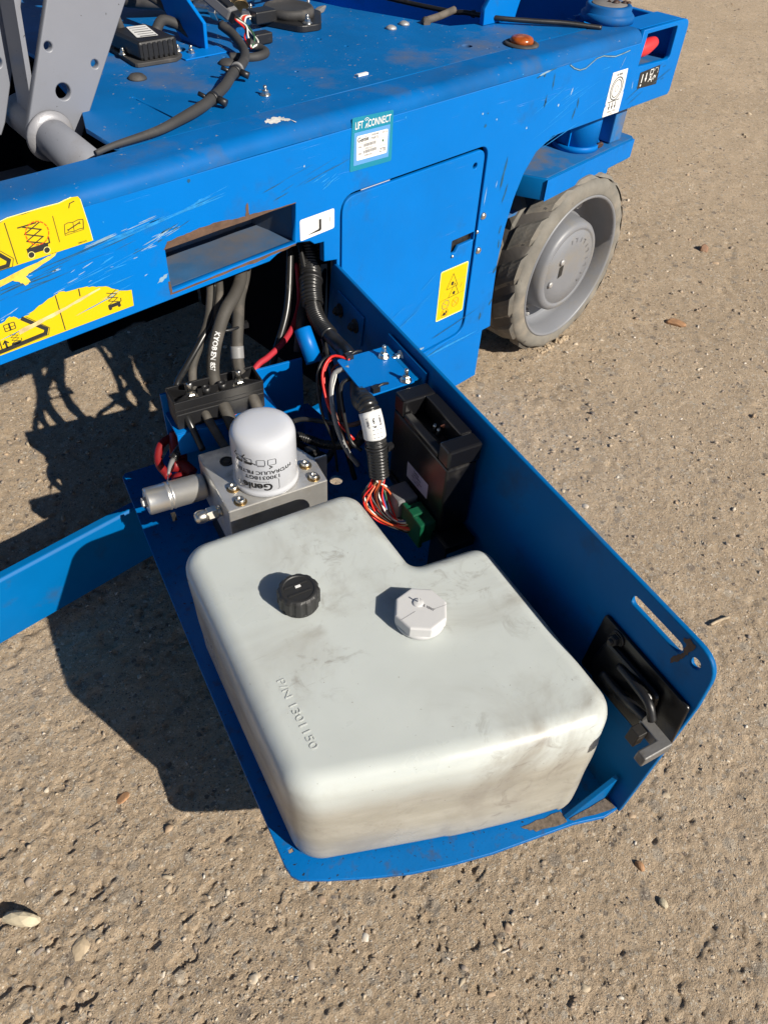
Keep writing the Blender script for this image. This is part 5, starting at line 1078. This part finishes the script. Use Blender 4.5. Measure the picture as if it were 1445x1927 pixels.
# red boot with terminal cables
t = thing("terminal_boot", "dark red rubber boots over the motor terminals in the shade left of the block", "terminal cover", (-.285, .67, .09), TRAY)
mb = MB(); mb.tube([(-.272, .708, .115), (-.279, .690, .105), (-.284, .672, .092)], .012, 14, .004); mb.build("boot", "redboot", t)
mb = MB(); mb.tube([(-.297, .662, .102), (-.283, .660, .095), (-.275, .645, .088)], .0105, 14, .004); mb.build("boot", "redboot", t)
mb = MB(); mb.tube([(-.292, .648, .088), (-.295, .634, .084), (-.296, .62, .075)], .0115, 14, .004); mb.build("boot", "redboot", t)
mb = MB(); mb.tube([(-.276, .712, .11), (-.300, .70, .11), (-.312, .676, .10), (-.306, .652, .09)], .006, 10); mb.build("cable", "redboot", t)
# corrugated branches
def conduit(label, pts, r, name="corrugated_conduit", p_=.004):
    o = MB().tube(pts, r, 14, corr=p_, smooth=False).build(name, "corr", None, base=pts[len(pts)//2], frame=TRAY); tag(o, label, "conduit"); 
    for q in o.data.polygons: q.use_smooth = True
    return o
conduit("thin black corrugated conduit running from the motor across behind the filter", [(-.295, .655, .118), (-.275, .670, .122), (-.245, .682, .124), (-.215, .680, .122), (-.19, .66, .118), (-.165, .632, .113), (-.14, .62, .108)], .0062)
conduit("thin black corrugated conduit curving from the filter's right side to the wiring trunk", [(-.14, .622, .120), (-.121, .628, .118), (-.104, .620, .112), (-.085, .60, .110), (-.065, .575, .122), (-.058, .55, .145), (-.062, .53, .175)], .0066)
t = thing("wire_tail", "clear tube end with bare wire poking from the thin conduit by the motor", "wire", (-.3, .64, .12), TRAY)
MB().tube([(-.296, .653, .118), (-.304, .640, .119), (-.310, .628, .117)], .0042, 8, taper=lambda s: 1-.6*s).build("tube_end", "wire_grey", t)
MB().tube([(-.310, .628, .117), (-.317, .612, .112), (-.320, .60, .10)], .0008, 6).build("bare_wire", "zinc", t)
# ------------------------------------------------------------------ main wiring harness
wh_ = thing("wiring_harness", "fat black corrugated wiring trunk ending in a fan of coloured wires", "wiring harness", (-.09, .55, .2), TRAY)
def sub(pts, r, p_=.0045): 
    o = MB().tube(pts, r, 18, corr=p_, smooth=True).build("corrugated_sleeve", "corr", wh_); return o
sub([(.008, .885, .340), (.004, .850, .285), (-.003, .828, .264), (-.012, .806, .254), (-.020, .788, .246), (-.0255, .770, .234)], .0155, .0055)
sub([(-.023, .778, .240), (-.027, .760, .227), (-.028, .735, .220), (-.028, .705, .219)], .0120, .0045)
mb = MB(); mb.tube([(-.028, .712, .219), (-.0275, .685, .220), (-.030, .655, .226), (-.037, .630, .237), (-.043, .605, .243)], .0108, 14, .004); mb.build("taped_section", "black", wh_)
sub([(-.043, .612, .242), (-.046, .575, .236), (-.060, .545, .238), (-.072, .518, .246), (-.0775, .500, .256), (-.0785, .489, .257), (-.0785, .480, .250), (-.0785, .470, .234), (-.078, .460, .205), (-.0778, .455, .183), (-.0775, .452, .170)], .0125, .0045)
slp = [(-.0786, .4835, .2535), (-.0786, .477, .2455), (-.0785, .471, .2345), (-.0784, .467, .2245)]
mb = MB(); mb.tube(slp, .0143, 18, .004); sl = mb.build("printed_sleeve", "white", wh_)
along(slp, .0143, "1288267", .006, .0036, sl, (-.6, -.5, .3), "fine_print", "grey_print"); along(slp, .0143, "Rev B", .008, .0045, sl, (-.2, -.8, .35), "fine_print", "black_print"); along(slp, .0143, "1128076", .006, .0036, sl, (.3, -.8, .3), "fine_print", "grey_print")
mb = MB(); mb.lathe([(.0135, -.002), (.0148, -.0018), (.0148, .0018), (.0135, .002)], (-.0782, .463, .212), (0, .25, 1), 20); mb.box((-.066, .453, .206), (-.058, .460, .215)); mb.build("zip_tie", "black", wh_)
mb = MB(); mb.lathe([(.0165, -.003), (.0185, -.0025), (.0185, .0025), (.0165, .003)], (-.0125, .805, .253), (.35, .75, .4), 20); mb.build("zip_tie", "black", wh_)
rg = random.Random(21); cols = ["wire_red", "wire_orange", "wire_black", "wire_white", "wire_red", "wire_red", "wire_black", "wire_tan", "wire_orange", "wire_brown", "wire_white", "wire_grey", "wire_red", "wire_blue", "wire_green", "wire_white", "wire_red", "wire_black", "wire_orange", "wire_white"]
for k, c_ in enumerate(cols):
    a_ = 2*math.pi*k/len(cols)*1.7; r_ = .0095*math.sqrt(rg.uniform(.15, 1)); px = -.0775+r_*math.cos(a_); py = .452+r_*math.sin(a_)
    sp_ = (k/(len(cols)-1)-.5)*2
    MB().tube([(px, py+.002, .179), (px, py, .166), (-.082+sp_*.021+rg.uniform(-.003, .003), .446+rg.uniform(-.007, .007), .142), (-.076+sp_*.014, .430+rg.uniform(-.006, .006), .116+rg.uniform(-.006, .006)), (-.066+rg.uniform(-.003, .003), .408+sp_*.010, .112+rg.uniform(-.004, .006)), (-.054, .396+sp_*.008, .121+rg.uniform(-.006, .006))], .0014, 6, .004).build("wire", c_, wh_)
cn = MB().box((-.058, .372, .106), (-.035, .414, .142)).build("green_connector", "green", wh_, .003); MB().box((-.0615, .369, .103), (-.055, .417, .145)).build("connector_collar", "green", cn, .002); MB().box((-.0625, .387, .1452), (-.045, .400, .149)).build("latch_tab", "green", cn, .001)
MB().box((-.066, .418, .112), (-.036, .452, .146)).build("grey_connector", "greyconn", wh_, .003)
# loose loops of thin wires under the bracket
for k, (c_, pts, r_) in enumerate((
    ("wire_red", [(-.073, .560, .286), (-.092, .575, .287), (-.112, .563, .272), (-.118, .535, .245), (-.110, .52, .222), (-.095, .50, .20)], .0018),
    ("wire_red", [(-.07, .565, .284), (-.085, .582, .280), (-.104, .575, .262), (-.108, .55, .23), (-.098, .53, .19), (-.092, .52, .15)], .0015),
    ("wire_black", [(-.072, .562, .287), (-.098, .580, .284), (-.116, .570, .265), (-.122, .545, .225), (-.112, .53, .18), (-.105, .53, .12)], .0020),
    ("wire_grey", [(-.080, .548, .283), (-.100, .552, .276), (-.112, .535, .255), (-.116, .512, .225), (-.108, .497, .190), (-.095, .485, .165)], .0034),
    ("wire_black", [(-.082, .53, .280), (-.10, .53, .272), (-.104, .515, .24), (-.10, .50, .20), (-.09, .485, .19)], .0026),
    ("wire_white", [(-.098, .549, .277), (-.1115, .533, .257), (-.1155, .512, .228)], .0010),
    ("wire_brown", [(-.075, .56, .284), (-.094, .568, .272), (-.105, .55, .245), (-.106, .52, .21), (-.098, .505, .18)], .0014))):
    pts = [(a_+.020, b_+.030, max(.02, c2-.030)) for a_, b_, c2 in pts]
    MB().tube(pts, r_, 8, .005).build("loose_wire", c_, wh_)
MB().box((-.128, .585, .092), (-.098, .603, .112)).build("plug_connector", "black", wh_, .002); MB().box((-.120, .587, .1122), (-.104, .600, .118)).build("plug_clip", "black", wh_, .001)
# ------------------------------------------------------------------ control module
ec = thing("control_module", "glossy black control module with an open terminal pocket, standing against the blue panel", "control box", (-.01, .43, .125), TRAY)
mb = MB(); mb.box((-.0345, .366, .125), (.0085, .499, .233)); bd = mb.build("housing", "gloss", ec, .003)
MB().box((-.0345, .474, .2333), (.0125, .499, .2605)).build("rear_block", "gloss", bd, .003); MB().box((-.0345, .366, .2333), (.0125, .390, .2605)).build("front_block", "gloss", bd, .003)
MB().box((-.004, .3905, .2333), (.0125, .4735, .2605)).build("side_rail", "gloss", bd, .002); MB().box((-.0345, .3905, .2333), (-.0225, .4735, .2415)).build("low_rail", "gloss", bd, .002)
for y in (.428, .437): MB().lathe([(.0028, 0), (.0028, .008), (.0018, .010)], (-.010, y, .2335), seg=12).build("terminal_stud", "zinc", bd)
MB().lathe([(.0026, 0), (.0026, .003)], (-.005, .428, .244), (.8, 0, .4), 10).build("terminal_cap", "copper", bd); MB().tube([(-.007, .429, .245), (-.002, .425, .250)], .0015, 8, .002).build("copper_lug", "copper", bd)
p = Print(lambda a_, b_, h: (-.0346-h, a_, b_)); p.poly("w", [(.401, .155), (.453, .152), (.4535, .178), (.401, .180)], .0003)
mb = MB()
def lab(s, y, z, size): 
    v2, f2 = text2d(s, size, .01); mb.add([(-.0352, y-a_, z+b_) for a_, b_ in v2], f2)
lab("Genie", .430, .1725, .0055); lab("1292084GT", .428, .1675, .0042); lab("REV C  SN 0418", .428, .1625, .0036); lab("12-24V DC", .430, .158, .0036)
mt = mat("lilac_label", (.30, .29, .40), .5, dirt=.2, ds=40); lb_ = p.mb["w"].build("label_plate", mt, bd); mb.build("lettering", "black_print", lb_)

# ------------------------------------------------------------------ twigs and straw lying about
def straw(name, label, pts, r, material="wood", cat="twig"):
    P_ = [(x, y, float(gheight(np.array(x), np.array(y)))+r+.0012) for x, y in pts]
    o = MB().tube(P_, r, 6, .004).build(name, material, None, base=P_[0]); tag(o, label, cat)
straw("twig", "short pale split twig on the ground outside the tray panel's slot", [(.935, .118), (.955, .112), (.973, .104)], .0026)
